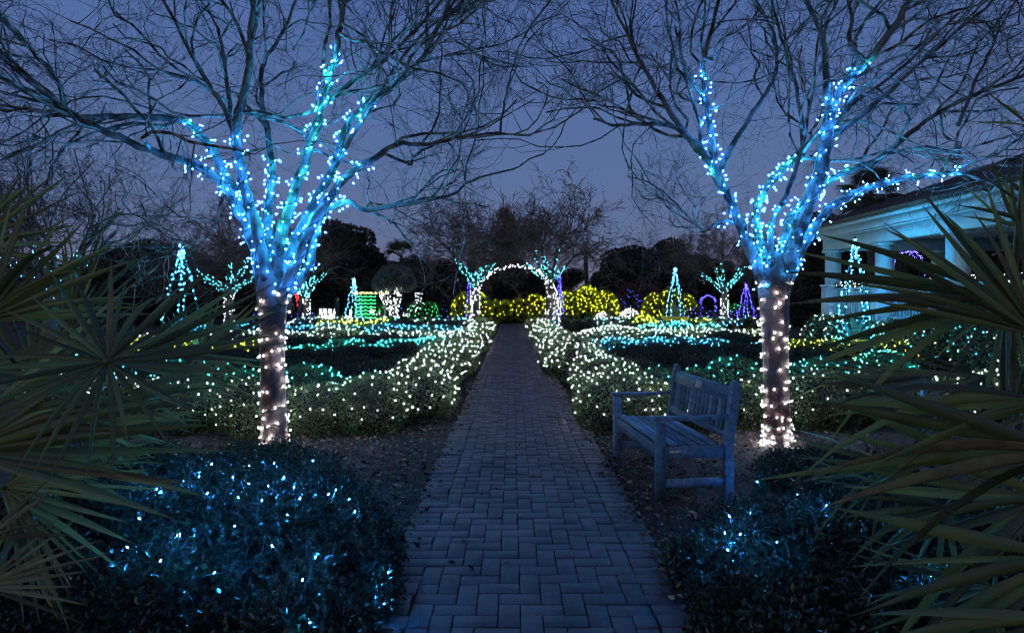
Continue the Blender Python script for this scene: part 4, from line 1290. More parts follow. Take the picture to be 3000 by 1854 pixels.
# green light curtain under a gold-lit pergola
gx0, gx1, gy_ = (850 - 1224) / F * 36, (920 - 1224) / F * 36, 36.0
t = thing('pergola', ((gx0 + gx1) / 2, gy_, 0), 'small pergola edged with gold lights left of the olive tree', 'pergola')
for x in (gx0, gx1):
    for y in (gy_, gy_ + 1.6):
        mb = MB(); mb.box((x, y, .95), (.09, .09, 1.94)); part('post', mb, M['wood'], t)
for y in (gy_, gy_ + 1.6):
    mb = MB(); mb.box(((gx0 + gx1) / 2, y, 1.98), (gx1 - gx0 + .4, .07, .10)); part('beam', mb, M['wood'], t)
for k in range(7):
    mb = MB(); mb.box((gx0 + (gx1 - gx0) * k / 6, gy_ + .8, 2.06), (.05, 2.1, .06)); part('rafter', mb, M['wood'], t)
s = thing('string_lights', ((gx0 + gx1) / 2, gy_, 0), 'gold lights along the pergola roof', 'string lights')
bulbs_joined(s, [Vector((gx0 - .2 + (gx1 - gx0 + .4) * rnd.random(), gy_ - .06, 1.98 + rnd.uniform(-.04, .08))) for _ in range(90)], 'gold', .010)
s = thing('light_curtain', ((gx0 + gx1) / 2, gy_, 0), 'curtain of green light swags hanging from the pergola', 'string lights')
P = []
wm = MB()
for row in range(8):
    for c in range(4):
        x0 = gx0 + (gx1 - gx0) * .72 * c / 4; x1 = gx0 + (gx1 - gx0) * .72 * (c + 1) / 4
        sw = [Vector((x0 + (x1 - x0) * u, gy_ - .07, 1.85 - row * .21 - .09 * (1 - (2 * u - 1) ** 2))) for u in np.linspace(0, 1, 9)]
        P += sw[:-1]; wm.tube(sw, .003, 3, cap=False)
bulbs_joined(s, P, 'fg', .010)
part('wire', wm, M['wire'], s)

# white lit deer figures
def deer(X, Y, s, label, face=1):
    t = thing('deer_figure', (X, Y, 0), label, 'figure', 'white light deer')
    mb = MB()
    B = Vector((X, Y, .62 * s))
    mb.tube([B + Vector((-.32 * s * face, 0, 0)), B + Vector((0, 0, .03 * s)), B + Vector((.28 * s * face, 0, .05 * s))], [.10 * s, .14 * s, .12 * s], 7)
    part('body', mb, M['white'], t, True)
    mb = MB(); mb.tube([B + Vector((.24 * s * face, 0, .05 * s)), B + Vector((.36 * s * face, 0, .34 * s)), B + Vector((.38 * s * face, 0, .42 * s)), B + Vector((.54 * s * face, 0, .36 * s))], [.09 * s, .06 * s, .07 * s, .035 * s], 6); part('head', mb, M['white'], t, True)
    for dx in (-.28, .24):
        for dy in (-.08, .08):
            mb = MB(); mb.tube([B + Vector((dx * s * face, dy * s, 0)), B + Vector((dx * s * face * 1.05, dy * s, -.3 * s)), Vector((X + dx * s * face, Y + dy * s, -.01))], [.05 * s, .03 * s, .025 * s], 5); part('leg', mb, M['white'], t)
    for dy in (-1, 1):
        h = B + Vector((.36 * s * face, 0, .46 * s))
        mb = MB()
        mb.tube([h, h + Vector((-.04 * s, dy * .14 * s, .16 * s)), h + Vector((.02 * s, dy * .2 * s, .34 * s))], .014 * s, 4)
        mb.tube([h + Vector((-.03 * s, dy * .12 * s, .14 * s)), h + Vector((.1 * s, dy * .14 * s, .26 * s))], .012 * s, 4); part('antler', mb, M['white'], t)
    st = thing('string_lights', (X, Y, 0), 'white lights on the ' + label, 'string lights', 'lights on the deer')
    P = [B + Vector((rnd.uniform(-.4, .4) * s, -.13 * s + rnd.uniform(-.03, .03), rnd.uniform(-.1, .14) * s)) for _ in range(26)]
    P += [B + Vector((rnd.uniform(.28, .52) * s * face, -.09 * s, rnd.uniform(.1, .8) * s)) for _ in range(20)]
    bulbs_joined(st, P, 'fw', .015)


for k, lab in enumerate(('first white deer figure from the left big trunk', 'second white deer figure from the left big trunk', 'third white deer figure from the left big trunk', 'fourth white deer figure from the left big trunk', 'white deer figure standing apart beside the passer-by')):
    deer((768 + k * 10 - 1224) / F * 38 if k < 4 else (824 - 1224) / F * 38, 38 + .1 * k, .72, lab, -1 if k % 2 else 1)

# white sleigh figure
sx, sy = (984 - 1224) / F * 37.2, 37.2
t = thing('sleigh_figure', (sx, sy, 0), 'white lit sleigh with curled front right of the olive tree', 'figure')
body = [Vector((sx - .5, sy, .75)), Vector((sx - .1, sy, .85)), Vector((sx + .25, sy, 1.15)), Vector((sx + .45, sy, 1.55)), Vector((sx + .5, sy, 1.8))]
mb = MB(); mb.tube(crom(body, 3), np.linspace(.10, .03, 13), 7); part('body', mb, M['iron'], t, True)
for dy in (-.25, .25):
    run = [Vector((sx - .8, sy + dy, .06)), Vector((sx + .6, sy + dy, .06)), Vector((sx + .85, sy + dy, .2)), Vector((sx + .8, sy + dy, .42))]
    mb = MB(); mb.tube(crom(run, 4), .02, 5); part('runner', mb, M['iron'], t, True)
    for dx in (-.45, .1):
        mb = MB(); mb.tube([Vector((sx + dx, sy + dy, .06)), Vector((sx + dx, sy, .85 + max(dx, 0)))], .015, 5); part('strut', mb, M['iron'], t)
curl = [Vector((sx + .42 + .22 * (1 - a / 9) * math.cos(a + 2.2), sy, 1.95 + .22 * (1 - a / 9) * math.sin(a + 2.2))) for a in np.linspace(0, 7, 18)]
mb = MB(); mb.tube(curl, .015, 5); part('curl', mb, M['iron'], t, True)
s = thing('string_lights', (sx, sy, 0), 'white lights outlining the sleigh figure', 'string lights')
bulbs_joined(s, light_along(curl, 26, rnd, .01) + light_along(crom(body, 3), 40, rnd, .12) + light_along(crom(run, 4), 24, rnd, .03), 'fw', .010)

# red mast
mx_, my_ = (1681 - 1224) / F * 75, 75
mh = CAM_H + 172 / F * 75
t = thing('radio_mast', (mx_, my_, 0), 'thin reddish lattice mast above the bare tree', 'mast')
for k in range(3):
    a = k * 2.094
    mb = MB(); mb.tube([(mx_ + .35 * math.cos(a), my_ + .35 * math.sin(a), -.02), (mx_ + .2 * math.cos(a), my_ + .2 * math.sin(a), mh)], .035, 4); part('leg', mb, M['red_metal'], t)
for k in range(16):
    z = mh * k / 16
    f = .35 - .15 * k / 16
    mb = MB()
    for j in range(3):
        a, b_ = j * 2.094, (j + 1) * 2.094
        mb.tube([(mx_ + f * math.cos(a), my_ + f * math.sin(a), z), (mx_ + f * math.cos(b_), my_ + f * math.sin(b_), z + mh / 16)], .02, 3)
    part('brace', mb, M['red_metal'], t)
for z in (mh - .25, mh - .8):
    mb = MB(); mb.box((mx_, my_, z), (.9, .12, .3)); part('antenna', mb, M['red_metal'], t)

# ------------------------------------------------------------------ pavilion
PX, PY1, PY0, PX1 = 9.67, 18.0, 5.4, 16.2
FLO, EAV = .95, 3.42
pv = thing('pavilion', (PX, PY1, 0), 'white open pavilion with brown metal roof on the right', 'pavilion')


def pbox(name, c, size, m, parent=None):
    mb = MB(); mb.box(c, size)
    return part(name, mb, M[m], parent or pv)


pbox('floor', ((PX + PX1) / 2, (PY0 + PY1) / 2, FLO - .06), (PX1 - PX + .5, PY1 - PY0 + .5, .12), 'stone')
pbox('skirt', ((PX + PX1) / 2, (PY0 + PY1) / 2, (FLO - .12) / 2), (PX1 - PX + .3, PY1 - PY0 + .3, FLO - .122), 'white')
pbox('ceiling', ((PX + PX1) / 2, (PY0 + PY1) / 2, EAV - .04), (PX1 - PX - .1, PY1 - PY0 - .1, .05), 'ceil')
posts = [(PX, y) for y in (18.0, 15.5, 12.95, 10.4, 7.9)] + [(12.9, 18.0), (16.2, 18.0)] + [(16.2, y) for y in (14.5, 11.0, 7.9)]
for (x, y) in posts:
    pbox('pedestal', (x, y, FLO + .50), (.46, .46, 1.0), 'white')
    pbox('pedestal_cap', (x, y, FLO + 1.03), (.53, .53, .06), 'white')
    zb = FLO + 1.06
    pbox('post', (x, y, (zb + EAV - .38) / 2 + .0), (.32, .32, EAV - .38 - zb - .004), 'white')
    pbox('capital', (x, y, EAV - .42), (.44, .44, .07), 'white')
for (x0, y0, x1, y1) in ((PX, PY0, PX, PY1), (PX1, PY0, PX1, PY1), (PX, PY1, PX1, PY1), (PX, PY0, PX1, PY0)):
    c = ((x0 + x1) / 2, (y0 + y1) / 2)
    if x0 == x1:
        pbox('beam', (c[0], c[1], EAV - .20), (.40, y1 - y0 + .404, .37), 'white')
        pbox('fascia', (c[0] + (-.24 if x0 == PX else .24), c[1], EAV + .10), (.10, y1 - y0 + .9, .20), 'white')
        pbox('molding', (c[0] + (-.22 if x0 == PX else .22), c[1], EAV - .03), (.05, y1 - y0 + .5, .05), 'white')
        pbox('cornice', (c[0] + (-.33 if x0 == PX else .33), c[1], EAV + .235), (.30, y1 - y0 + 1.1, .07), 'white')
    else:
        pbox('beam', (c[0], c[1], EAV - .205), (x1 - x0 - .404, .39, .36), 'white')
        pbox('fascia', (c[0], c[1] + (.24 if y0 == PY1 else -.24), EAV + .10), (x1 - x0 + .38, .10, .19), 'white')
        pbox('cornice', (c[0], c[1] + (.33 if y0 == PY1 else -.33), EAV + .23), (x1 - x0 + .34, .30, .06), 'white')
# hip roof with standing seams
ov = .62
e0, e1, f0, f1 = PX - ov, PX1 + ov, PY0 - ov, PY1 + ov
zr0 = EAV + .285
xm = (e0 + e1) / 2
rise = (xm - e0) * .38
ra_, rb_ = Vector((xm, f0 + (xm - e0), zr0 + rise)), Vector((xm, f1 - (xm - e0), zr0 + rise))
c00, c10, c11, c01 = Vector((e0, f0, zr0)), Vector((e1, f0, zr0)), Vector((e1, f1, zr0)), Vector((e0, f1, zr0))
mb = MB()
th = Vector((0, 0, .05))
vv = [c00, c10, c11, c01, ra_, rb_]
mb.add([tuple(x + th) for x in vv] + [tuple(x) for x in vv[:4]], [(0, 4, 5, 3), (1, 2, 5, 4), (0, 1, 7, 6), (1, 2, 8, 7), (2, 3, 9, 8), (3, 0, 6, 9), (6, 7, 8, 9)], [(0, 1, 4), (2, 3, 5)])
roof = part('roof', mb, M['roof'], pv)
y = f0 + .2
while y < f1 - .1:
    tfr = min(1, (y - f0) / (xm - e0), (f1 - y) / (xm - e0))
    a, b_ = Vector((e0, y, zr0 + .055)), Vector((e0 + (xm - e0) * tfr, y, zr0 + .055 + rise * tfr))
    mb = MB(); mb.tube([a, b_], .014, 4); part('seam', mb, M['roof'], roof)
    y += .32
# railings
def railing(x0, y0, x1, y1):
    L = math.hypot(x1 - x0, y1 - y0); c = ((x0 + x1) / 2, (y0 + y1) / 2); al = abs(x1 - x0) < .01
    inner = L - .46
    pbox('rail', (c[0], c[1], FLO + .93), (.09, inner, .07) if al else (inner, .09, .07), 'white')
    pbox('rail', (c[0], c[1], FLO + .14), (.07, inner, .06) if al else (inner, .07, .06), 'white')
    n = int(inner / .115)
    for k in range(n):
        f = (-.5 + (k + .5) / n) * inner
        o = link('baluster', BALU, pv, Vector((c[0] + (0 if al else f), c[1] + (f if al else 0), FLO + .17)) - pv.location)


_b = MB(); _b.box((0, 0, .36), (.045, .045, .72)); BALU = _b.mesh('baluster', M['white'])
ys = [18.0, 15.5, 12.95, 10.4, 7.9]
for a, b_ in zip(ys[:-1], ys[1:]): railing(PX, b_, PX, a)
railing(PX, 18, 12.9, 18); railing(12.9, 18, 16.2, 18)
for a, b_ in ((18, 14.5), (14.5, 11), (11, 7.9)): railing(16.2, b_, 16.2, a)
# garlands on the rails
def garland(y0, y1, label):
    t = thing('garland', (PX, (y0 + y1) / 2, FLO + .96), label, 'garland', 'garlands along the pavilion rails')
    ells = [(PX + rnd.gauss(0, .02), y, FLO + 1.01 + rnd.gauss(0, .01), .09, .14, .075) for y in np.arange(y0 + .3, y1 - .2, .13)]
    P, Nn = ell_points(ells, 1 / (.05 ** 2 * .25), inward=.25)
    mb = MB(); mb.leaves(P, .055, Nn, aspect=.25); part('foliage', mb, M['ever'], t, kind='stuff')
    B, _n = spaced(P, Nn, 40, .09)
    bulbs_joined(t, B, 'fw', .008)


garland(15.5, 18, 'lit evergreen garland on the rail farthest from the camera')
garland(12.95, 15.5, 'lit evergreen garland on the second pavilion rail')
garland(10.4, 12.95, 'lit evergreen garland on the pavilion rail at the right edge')
# ceiling fan
fx, fy = 12.9, 14.5
t = thing('ceiling_fan', (fx, fy, EAV - .65), 'dark ceiling fan hanging under the pavilion ceiling', 'fan')
mb = MB(); mb.tube([(fx, fy, EAV - .07), (fx, fy, EAV - .5)], .018, 6); part('rod', mb, M['iron'], t)
mb = MB(); mb.lathe([(0, -.62), (.12, -.6), (.14, -.5), (.04, -.46)], (fx, fy, EAV), 12); part('motor', mb, M['iron'], t, True)
for k in range(4):
    a = k * math.pi / 2 + .4
    mb = MB(); mb.box((fx + .44 * math.cos(a), fy + .44 * math.sin(a), EAV - .54), (.6, .13, .012), rz=a); part('blade', mb, M['iron'], t)

# ------------------------------------------------------------------ bench
ang = math.radians(5.5)
BO = Vector((1.115, 4.50, 0))
bench = thing('garden_bench', BO, 'weathered wooden slat bench facing the path', 'bench', rz=ang)
# local: x = depth to the back, y = length


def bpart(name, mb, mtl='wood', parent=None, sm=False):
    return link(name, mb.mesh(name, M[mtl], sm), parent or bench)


BLn, BD = 1.20, .56


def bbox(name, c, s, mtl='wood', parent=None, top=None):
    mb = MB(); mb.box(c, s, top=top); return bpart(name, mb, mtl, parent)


def slanted(name, a, b_, sx_, sy_, mtl='wood'):
    mb = MB()
    v = []
    for p in (a, b_):
        for (i, j) in ((-1, -1), (1, -1), (1, 1), (-1, 1)):
            v.append((p[0] + i * sx_ / 2, p[1] + j * sy_ / 2, p[2]))
    mb.add(v, [(3, 2, 1, 0), (4, 5, 6, 7)] + [(k, (k + 1) % 4, 4 + (k + 1) % 4, 4 + k) for k in range(4)])
    return mb, bpart(name, mb, mtl)


for y in (0, BLn):
    bbox('front_leg', (0, y, .29), (.065, .065, .60))
    mb = MB()
    v = []
    prof = [(.50, -.01), (.565, -.01), (.565, .42), (.625, .83), (.612, .885), (.590, .90), (.568, .885), (.555, .83), (.50, .42)]
    for yy in (-.032, .032):
        v += [(x, y + yy, z) for x, z in prof]
    n = len(prof)
    mb.add(v, [(k, (k + 1) % n, n + (k + 1) % n, n + k) for k in range(n)])
    for off, o in ((0, 1), (n, -1)):
        tri = [(off, off + 1, off + 2), (off, off + 2, off + 8), (off + 2, off + 3, off + 8), (off + 3, off + 7, off + 8), (off + 3, off + 4, off + 7), (off + 4, off + 6, off + 7), (off + 4, off + 5, off + 6)]
        mb.add([(x, y + (-.0322 if off == 0 else .0322), z) for x, z in prof], tris=[tuple(i - off for i in tt) for tt in tri])
    bpart('back_leg', mb)
    bbox('side_rail', (.266, y, .36), (.465, .034, .085))
    bbox('stretcher', (.266, y, .13), (.465, .034, .055))
    mb = MB()
    aw = .068
    v = []
    for x, z, w in ((-.055, .600, .055), (-.02, .606, aw), (.25, .600, aw), (.40, .603, aw * .85), (.545, .612, aw * .7)):
        v += [(x, y - w / 2, z), (x, y + w / 2, z), (x, y + w / 2, z + .03), (x, y - w / 2, z + .03)]
    q = [(3, 2, 1, 0), (16, 17, 18, 19)]
    for r in range(4):
        q += [(r * 4 + k, r * 4 + (k + 1) % 4, r * 4 + 4 + (k + 1) % 4, r * 4 + 4 + k) for k in range(4)]
    mb.add(v, q); bpart('armrest', mb)
bbox('front_rail', (0, BLn / 2, .355), (.034, BLn - .067, .095))
for k in range(6):
    x = .012 + k * .083
    z = .425 - .020 * math.sin(min(1, k / 4.2) * math.pi) - .004 * k
    ln = BLn + .05 if k < 1 else BLn - .03
    bbox('seat_slat', (x + .02, BLn / 2, z), (.062, BLn - .068, .020))
mb, tr_ = slanted('top_rail', (.568, BLn / 2, .735), (.590, BLn / 2, .835), .034, BLn - .066)
mb, _x = slanted('bottom_rail', (.527, BLn / 2, .455), (.533, BLn / 2, .50), .034, BLn - .066)
for k in range(13):
    y = .032 + (BLn - .064) * (k + 1) / 14
    slanted('back_slat', (.532, y, .499), (.568, y, .7365), .016, .040)
pl = MB()
pl.add([(.5515, BLn / 2 - .055, .760), (.5515, BLn / 2 + .055, .760), (.5655, BLn / 2 + .055, .815), (.5655, BLn / 2 - .055, .815), (.5465, BLn / 2 - .055, .761), (.5465, BLn / 2 + .055, .761), (.5605, BLn / 2 + .055, .816), (.5605, BLn / 2 - .055, .816)],
       [(4, 7, 6, 5), (0, 1, 2, 3), (0, 4, 5, 1), (1, 5, 6, 2), (2, 6, 7, 3), (3, 7, 4, 0)])
bpart('plaque', pl, 'plaque')
bbox('plaque', (.115, -.0195, .365), (.10, .004, .030), 'plaque')

# ------------------------------------------------------------------ foreground shrubs with sky blue lights
def near_bush(name, ells, label, llabel, lights_px, leaf=.033, n_extra=0, sprig=34):
    base = (ells[0][0], ells[0][1], 0)
    t = thing(name, base, label, 'shrub')
    Rb = random.Random(17)
    for e in list(ells):
        for _ in range(4):
            d = norm(gvec(Rb)); d.z = abs(d.z); f = Rb.uniform(.28, .46)
            ells.append((e[0] + d.x * e[3] * .85, e[1] + d.y * e[4] * .85, e[2] + d.z * e[5] * .85, e[3] * f, e[4] * f, e[5] * f))
    mb = MB()
    P, Nn = ell_points(ells, 1.35 / (leaf * leaf * .27), inward=.24)
    mb.leaves(P, leaf, Nn, spread=.95, aspect=.55)
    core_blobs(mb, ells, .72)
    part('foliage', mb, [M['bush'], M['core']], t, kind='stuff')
    sm, lm_ = MB(), MB()
    R = random.Random(3)
    for _ in range(int(sprig * len(ells))):
        i = R.randrange(len(P))
        if Nn[i, 2] < .1: continue
        d = norm(Vector(Nn[i]) * .6 + Vector((0, 0, .7)) + gvec(R, .35)); L = R.uniform(.06, .2)
        p = Vector(P[i]) - d * .03
        pts = [p]
        for k in range(4):
            d = norm(d + gvec(R, .18)); p = p + d * L / 4; pts.append(p)
        sm.tube(pts, [.0022, .002, .0018, .0015, .001], 3, cap=False)
        nn = R.randint(5, 11)
        tt = [sample(pts, R.random()) for _ in range(nn)]
        lm_.leaves(np.array([tuple(a) for a, b_ in tt]), leaf * .8, spread=.8, aspect=.5, dirs=np.array([tuple(b_ * .5) for a, b_ in tt]))
    part('sprigs', sm, M['stem'], t, kind='stuff')
    part('sprig_leaves', lm_, M['bush'], t, kind='stuff')
    s = thing('string_lights', base, llabel, 'string lights', 'lights on the foreground shrubs')
    B, D = [], []
    PP = P - np.array((0, 0, CAM_H))
    sx_ = PP[:, 0] / PP[:, 1] * F + 1224; sy_ = 720 - PP[:, 2] / PP[:, 1] * F
    for (x, y) in lights_px:
        d2 = (sx_ - x) ** 2 + (sy_ - y) ** 2
        c = np.where(d2 < 22 ** 2)[0]
        if not len(c): continue
        i = c[np.argmin(P[c][:, 1] - .3 * P[c][:, 2])]
        B.append(P[i] + Nn[i] * .035 + np.array((0, -.01, .01))); D.append(Nn[i] + rng.normal(size=3) * .4)
    # extra hidden bulbs sunk inside the leaves, added to brighten the shrub
    for _ in range(n_extra):
        i = R.randrange(len(P)); B.append(P[i] - Nn[i] * R.uniform(.03, .09)); D.append(rng.normal(size=3))
    bulbs_single(s, B, 'bush', D, .72)
    w = MB()
    order = sorted(range(len(B)), key=lambda i: (round(B[i][1] * 2), B[i][0]))
    for a, b_ in zip(order[:-1], order[1:]):
        A_, B_ = Vector(B[a]), Vector(B[b_])
        if (A_ - B_).length < .55:
            w.tube([A_, A_.lerp(B_, .5) - Vector((0, 0, .05)), B_], .0022, 3, cap=False)
    if w.n: part('wire', w, M['wire'], s, kind='stuff')


LEl = [(-1.75, 3.1, .18, .50, .55, .36), (-1.30, 3.0, .15, .42, .5, .33), (-1.05, 2.75, .12, .34, .45, .30), (-.98, 3.25, .10, .24, .36, .24), (-1.9, 3.7, .15, .5, .5, .30), (-1.45, 3.75, .12, .45, .5, .28), (-1.15, 3.8, .09, .3, .38, .22),
       (-2.15, 4.4, .12, .45, .45, .26), (-1.65, 4.45, .10, .42, .42, .23), (-1.35, 4.2, .06, .28, .32, .20), (-2.25, 5.0, .08, .40, .36, .20), (-1.80, 5.0, .06, .34, .32, .18), (-2.2, 2.8, .2, .5, .5, .40), (-2.5, 3.6, .2, .5, .6, .36), (-1.5, 2.35, .15, .5, .45, .36), (-.98, 2.3, .12, .33, .4, .30), (-2.1, 5.4, .04, .22, .2, .18)]
LEl = [(x + (.13 if x > -1.2 and y < 3.4 else .0), y, z, a, b_, c * .94) for x, y, z, a, b_, c in LEl]
LPx = [(333, 1147), (378, 1137), (368, 1168), (427, 1158), (468, 1142), (503, 1110), (597, 1111), (654, 1102), (745, 1096), (560, 1142), (600, 1152), (660, 1162), (708, 1162), (505, 1181), (578, 1190), (784, 1178), (807, 1165), (838, 1225), (728, 1207), (698, 1237), (577, 1243), (440, 1278), (446, 1294), (337, 1233), (322, 1320), (386, 1347), (667, 1305), (753, 1333), (509, 1381), (728, 1400), (925, 1455), (938, 1388), (750, 1489), (620, 1200), (690, 1140)]
near_bush('leafy_shrub', LEl, 'glossy leaved shrub with sky blue lights in the left foreground', 'sky blue lights on the left foreground shrub', LPx, n_extra=14)
REl = [(1.55, 3.55, .12, .36, .45, .30), (1.95, 3.5, .14, .45, .5, .34), (1.30, 3.0, .12, .32, .5, .31), (1.65, 2.9, .14, .45, .5, .34), (2.1, 2.9, .16, .5, .5, .36), (1.20, 2.45, .11, .34, .42, .30), (1.65, 2.4, .13, .45, .45, .34), (2.15, 4.2, .12, .4, .45, .28), (2.6, 4.0, .14, .45, .5, .32), (2.45, 5.0, .10, .36, .4, .26), (2.9, 5.0, .08, .4, .4, .24), (2.1, 2.3, .15, .5, .5, .34), (2.7, 3.2, .15, .5, .6, .34)]
REl = [(x - (.12 if x < 1.4 else 0), y, z * .7, a, b_, c * (.62 if y > 3.3 else .8)) for x, y, z, a, b_, c in REl]
RPx = [(1639, 1220), (1668, 1206), (1802, 1219), (1729, 1276), (1737, 1327), (1846, 1300), (1787, 1102), (1800, 1146), (2298, 1152), (2209, 1388), (1770, 1276), (1745, 1240), (1905, 1180), (1980, 1210)]
near_bush('leafy_shrub', REl, 'dark glossy shrub with few blue lights in the right foreground', 'few bright blue lights on the right foreground shrub', RPx, n_extra=10)

# ------------------------------------------------------------------ saw palmettos
def palmetto(name, base, label, fronds, seed):
    R = random.Random(seed)
    t = thing(name, base, label, 'palmetto')
    mb = MB(); mb.tube([(base[0], base[1], -.02), (base[0] + .05, base[1], .25), (base[0], base[1] + .05, .45)], [.12, .11, .07], 8); part('trunk', mb, M['twig'], t, True)
    for fr in fronds:
        px, py, Y, axd, spread, N, L = fr[:7]
        nrm = Vector(fr[7]) if len(fr) > 7 else Vector((R.uniform(-.4, .4), -1, R.uniform(-.2, .5)))
        dead = len(fr) > 8 and fr[8]
        hub = at(px, py, Y)
        nrm = norm(nrm)
        a = Vector((math.cos(math.radians(axd)), 0, math.sin(math.radians(axd))))
        a = norm(a - nrm * a.dot(nrm))
        b_ = nrm.cross(a)
        fo = thing('frond', hub, None, None)
        for k_ in ('label', 'category'):
            if k_ in fo: del fo[k_]
        bpy.data.objects.remove(fo)
        mb = MB()
        st_ = Vector((base[0], base[1], .4)); mid = st_.lerp(hub, .55) + Vector((0, .06, .12))
        mb.tube(crom([st_, mid, hub], 5), np.linspace(.013, .008, 11), 5)
        mb.lathe([(0, -.012), (.02, 0), (0, .012)], tuple(hub), 7)
        fo = part('frond', mb, M['petiole'], t, True)
        for k in range(N):
            th = math.radians(-spread / 2 + spread * (k + R.uniform(-.22, .22)) / (N - 1 if spread < 330 else N))
            d = norm(a * math.cos(th) + b_ * math.sin(th) + nrm * R.uniform(-.02, .22))
            l = L * (1.0 - .28 * (abs(th) / math.pi)) * R.uniform(.86, 1.08)
            W = .034 * R.uniform(.7, 1.2) * (L / .7)
            s = norm(nrm.cross(d)); n2 = norm(d.cross(s)) * -1
            tw = R.gauss(0, .5); s = norm(s * math.cos(tw) + n2 * math.sin(tw)); n2 = norm(s.cross(d))
            dr = R.uniform(.0, .09) if R.random() < .82 else R.uniform(.15, .4); side = R.gauss(0, .035)
            v, q = [], []
            for j, (t_, w) in enumerate(((0, .30), (.12, .62), (.35, 1.0), (.6, .82), (.82, .45), (1, .03))):
                c = hub + d * l * t_ + Vector((0, 0, -dr * l * t_ ** 2.4)) + s * side * l * t_ * t_
                v += [c + s * W * w * .5 + n2 * W * w * .34, c - n2 * W * w * .12, c - s * W * w * .5 + n2 * W * w * .34]
                if j: q += [((j - 1) * 3 + i, (j - 1) * 3 + i + 1, j * 3 + i + 1, j * 3 + i) for i in (0, 1)]
            lb = MB(); lb.add([tuple(x) for x in v], q)
            part('leaflet', lb, M['frond_dead'] if dead or R.random() < .03 else M['frond'], fo)


LF = [
    (257, 863, 1.95, 60, 355, 30, .48, (.25, -.75, .6)),
    (-50, 770, 2.25, 42, 80, 15, .60, (.3, -1, .0)),
    (-80, 590, 2.4, 30, 80, 11, .50, (.1, -1, .3)),
    (165, 790, 2.7, 72, 75, 14, .50, (-.2, -1, .1)),
    (320, 850, 2.9, 24, 80, 14, .72, (.1, -.8, .65)),
    (-90, 1080, 2.0, 14, 56, 11, .84, (.1, -1, .35)),
    (-70, 1010, 2.1, 24, 50, 9, .74, (-.1, -1, .4)),
    (7, 1165, 2.2, 2, 120, 17, .56, (.2, -1, .4)),
    (480, 842, 3.7, -10, 240, 20, .56, (.0, -.7, .75)),
    (330, 930, 3.3, -25, 140, 15, .50, (.1, -.6, .9)),
    (200, 1010, 2.9, 8, 110, 16, .60, (.1, -.4, .95)),
    (80, 900, 2.8, 110, 120, 13, .55, (.4, -1, .2)),
    (-60, 880, 2.5, 20, 80, 11, .70, (.1, -.6, .8)),
    (-50, 1400, 1.75, 16, 60, 9, .34, (.1, -1, .5), True),
    (-40, 1290, 1.8, 30, 40, 4, .30, (.0, -1, .2), True),
    (40, 1215, 2.1, -72, 70, 8, .40, (.2, -1, .3)),
    (120, 1120, 2.7, -10, 120, 13, .50, (.1, -.4, .9)),
]
palmetto('saw_palmetto', (-2.25, 3.0, 0), 'large saw palmetto with star of blades at the left edge', LF, 4)
RF = [
    (2407, 712, 2.3, 180, 46, 9, .84, (-.1, -1, .25)),
    (2480, 800, 2.05, 126, 80, 14, .66, (-.2, -1, .1)),
    (2407, 715, 2.4, 226, 90, 8, .50, (.1, -1, .2)),
    (2540, 560, 2.3, 140, 50, 5, .46, (-.1, -1, .2)),
    (2520, 960, 1.95, 184, 34, 6, .86, (.0, -1, .4)),
    (2560, 1080, 1.85, 178, 34, 6, .90, (-.1, -1, .3)),
    (2500, 1190, 2.0, 186, 60, 9, .82, (.1, -1, .4)),
    (2560, 1330, 1.8, 192, 44, 7, .80, (.0, -1, .2)),
    (2600, 1480, 1.6, 190, 36, 6, .72, (.1, -1, .4)),
    (2213, 900, 3.1, 212, 110, 16, .62, (-.1, -.4, .95)),
    (2300, 1010, 2.8, 206, 90, 14, .66, (.1, -.4, .95)),
    (2130, 1110, 2.9, 222, 120, 16, .52, (.0, -.5, .9)),
    (2260, 1210, 2.5, 218, 110, 14, .56, (.1, -.5, .9)),
    (2350, 900, 2.7, 196, 70, 9, .60, (.0, -.6, .8)),
    (2440, 560, 2.6, 110, 50, 4, .42, (.1, -1, .2)),
    (2460, 300, 2.0, 150, 36, 3, .22, (.1, -1, .2)),
    (2380, 1400, 2.1, 206, 90, 11, .54, (.0, -.6, .8)),
    (2480, 1100, 2.4, 208, 60, 8, .66, (.2, -.7, .7)),
]
palmetto('saw_palmetto', (2.35, 2.75, 0), 'large saw palmetto with long blades at the right edge', RF, 6)

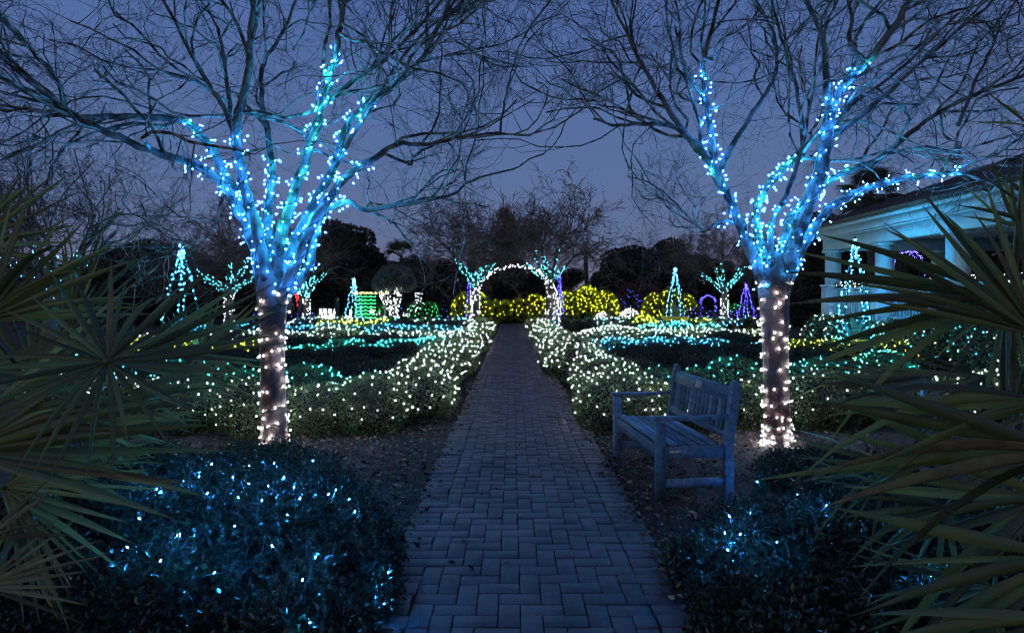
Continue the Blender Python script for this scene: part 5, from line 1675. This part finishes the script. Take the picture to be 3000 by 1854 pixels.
# ------------------------------------------------------------------ people
def person(X, Y, h, coat, label, lean=0.0, face=0.0):
    t = thing('person', (X, Y, 0), label, 'person', rz=face)
    J = [(0, 0, .52), (0, 0, .62), (0, 0, .72), (lean * .3, 0, .80), (lean * .4, 0, .855), (lean * .5, 0, .90), (lean * .55, -.008, .955),
         (.05, 0, .50), (.055, 0, .28), (.055, .01, .045), (.055, -.06, .018), (-.05, 0, .50), (-.055, 0, .28), (-.055, .01, .045), (-.055, -.06, .018),
         (lean * .3 + .10, 0, .80), (lean * .3 + .135, 0, .65), (lean * .3 + .13, -.06, .54), (lean * .3 - .10, 0, .80), (lean * .3 - .135, 0, .65), (lean * .3 - .13, -.06, .54)]
    Ed = [(0, 1), (1, 2), (2, 3), (3, 4), (4, 5), (5, 6), (0, 7), (7, 8), (8, 9), (9, 10), (0, 11), (11, 12), (12, 13), (13, 14), (3, 15), (15, 16), (16, 17), (3, 18), (18, 19), (19, 20)]
    Rr = [.085, .075, .085, .085, .035, .055, .05, .055, .038, .028, .02, .055, .038, .028, .02, .045, .033, .024, .045, .033, .024]
    me = bpy.data.meshes.new('body')
    me.from_pydata([(x * h, y * h, z * h) for x, y, z in J], Ed, [])
    o = link('body', me, t)
    md = o.modifiers.new('skin', 'SKIN')
    for i, sv in enumerate(me.skin_vertices[0].data):
        sv.radius = (Rr[i] * h, Rr[i] * h * .8); sv.use_root = (i == 0)
    o.modifiers.new('sub', 'SUBSURF').levels = 1
    o.modifiers['sub'].render_levels = 1
    me.materials.append(coat)
    mb = MB(); mb.lathe([(0, -.07), (.045, -.055), (.062, 0), (.055, .05), (.02, .075), (0, .078)], (0, 0, 0), 10)
    hd = mb.mesh('head', M['skin'], True)
    ho = link('head', hd, t, (lean * .55 * h, -.008 * h, .94 * h)); ho.scale = (h * .98,) * 3
    mb = MB(); mb.lathe([(.066, -.01), (.07, .03), (.05, .075), (0, .09)], (0, .01, 0), 10)
    hr = link('hair', mb.mesh('hair', M['hair'], True), t, (lean * .55 * h, .004, .945 * h)); hr.scale = (h * .98,) * 3


person((694 - 1224) / F * 39, 39, 1.68, M['cloth_a'], 'person in a grey coat by the red arch', .0, .5)
person((714 - 1224) / F * 39, 39.3, 1.70, M['cloth_b'], 'person in a teal coat facing the grey coat', .02, -1.2)
person((812 - 1224) / F * 38, 37.4, 1.72, M['cloth_c'], 'person in dark clothes walking by the deer figures', .06, 1.4)
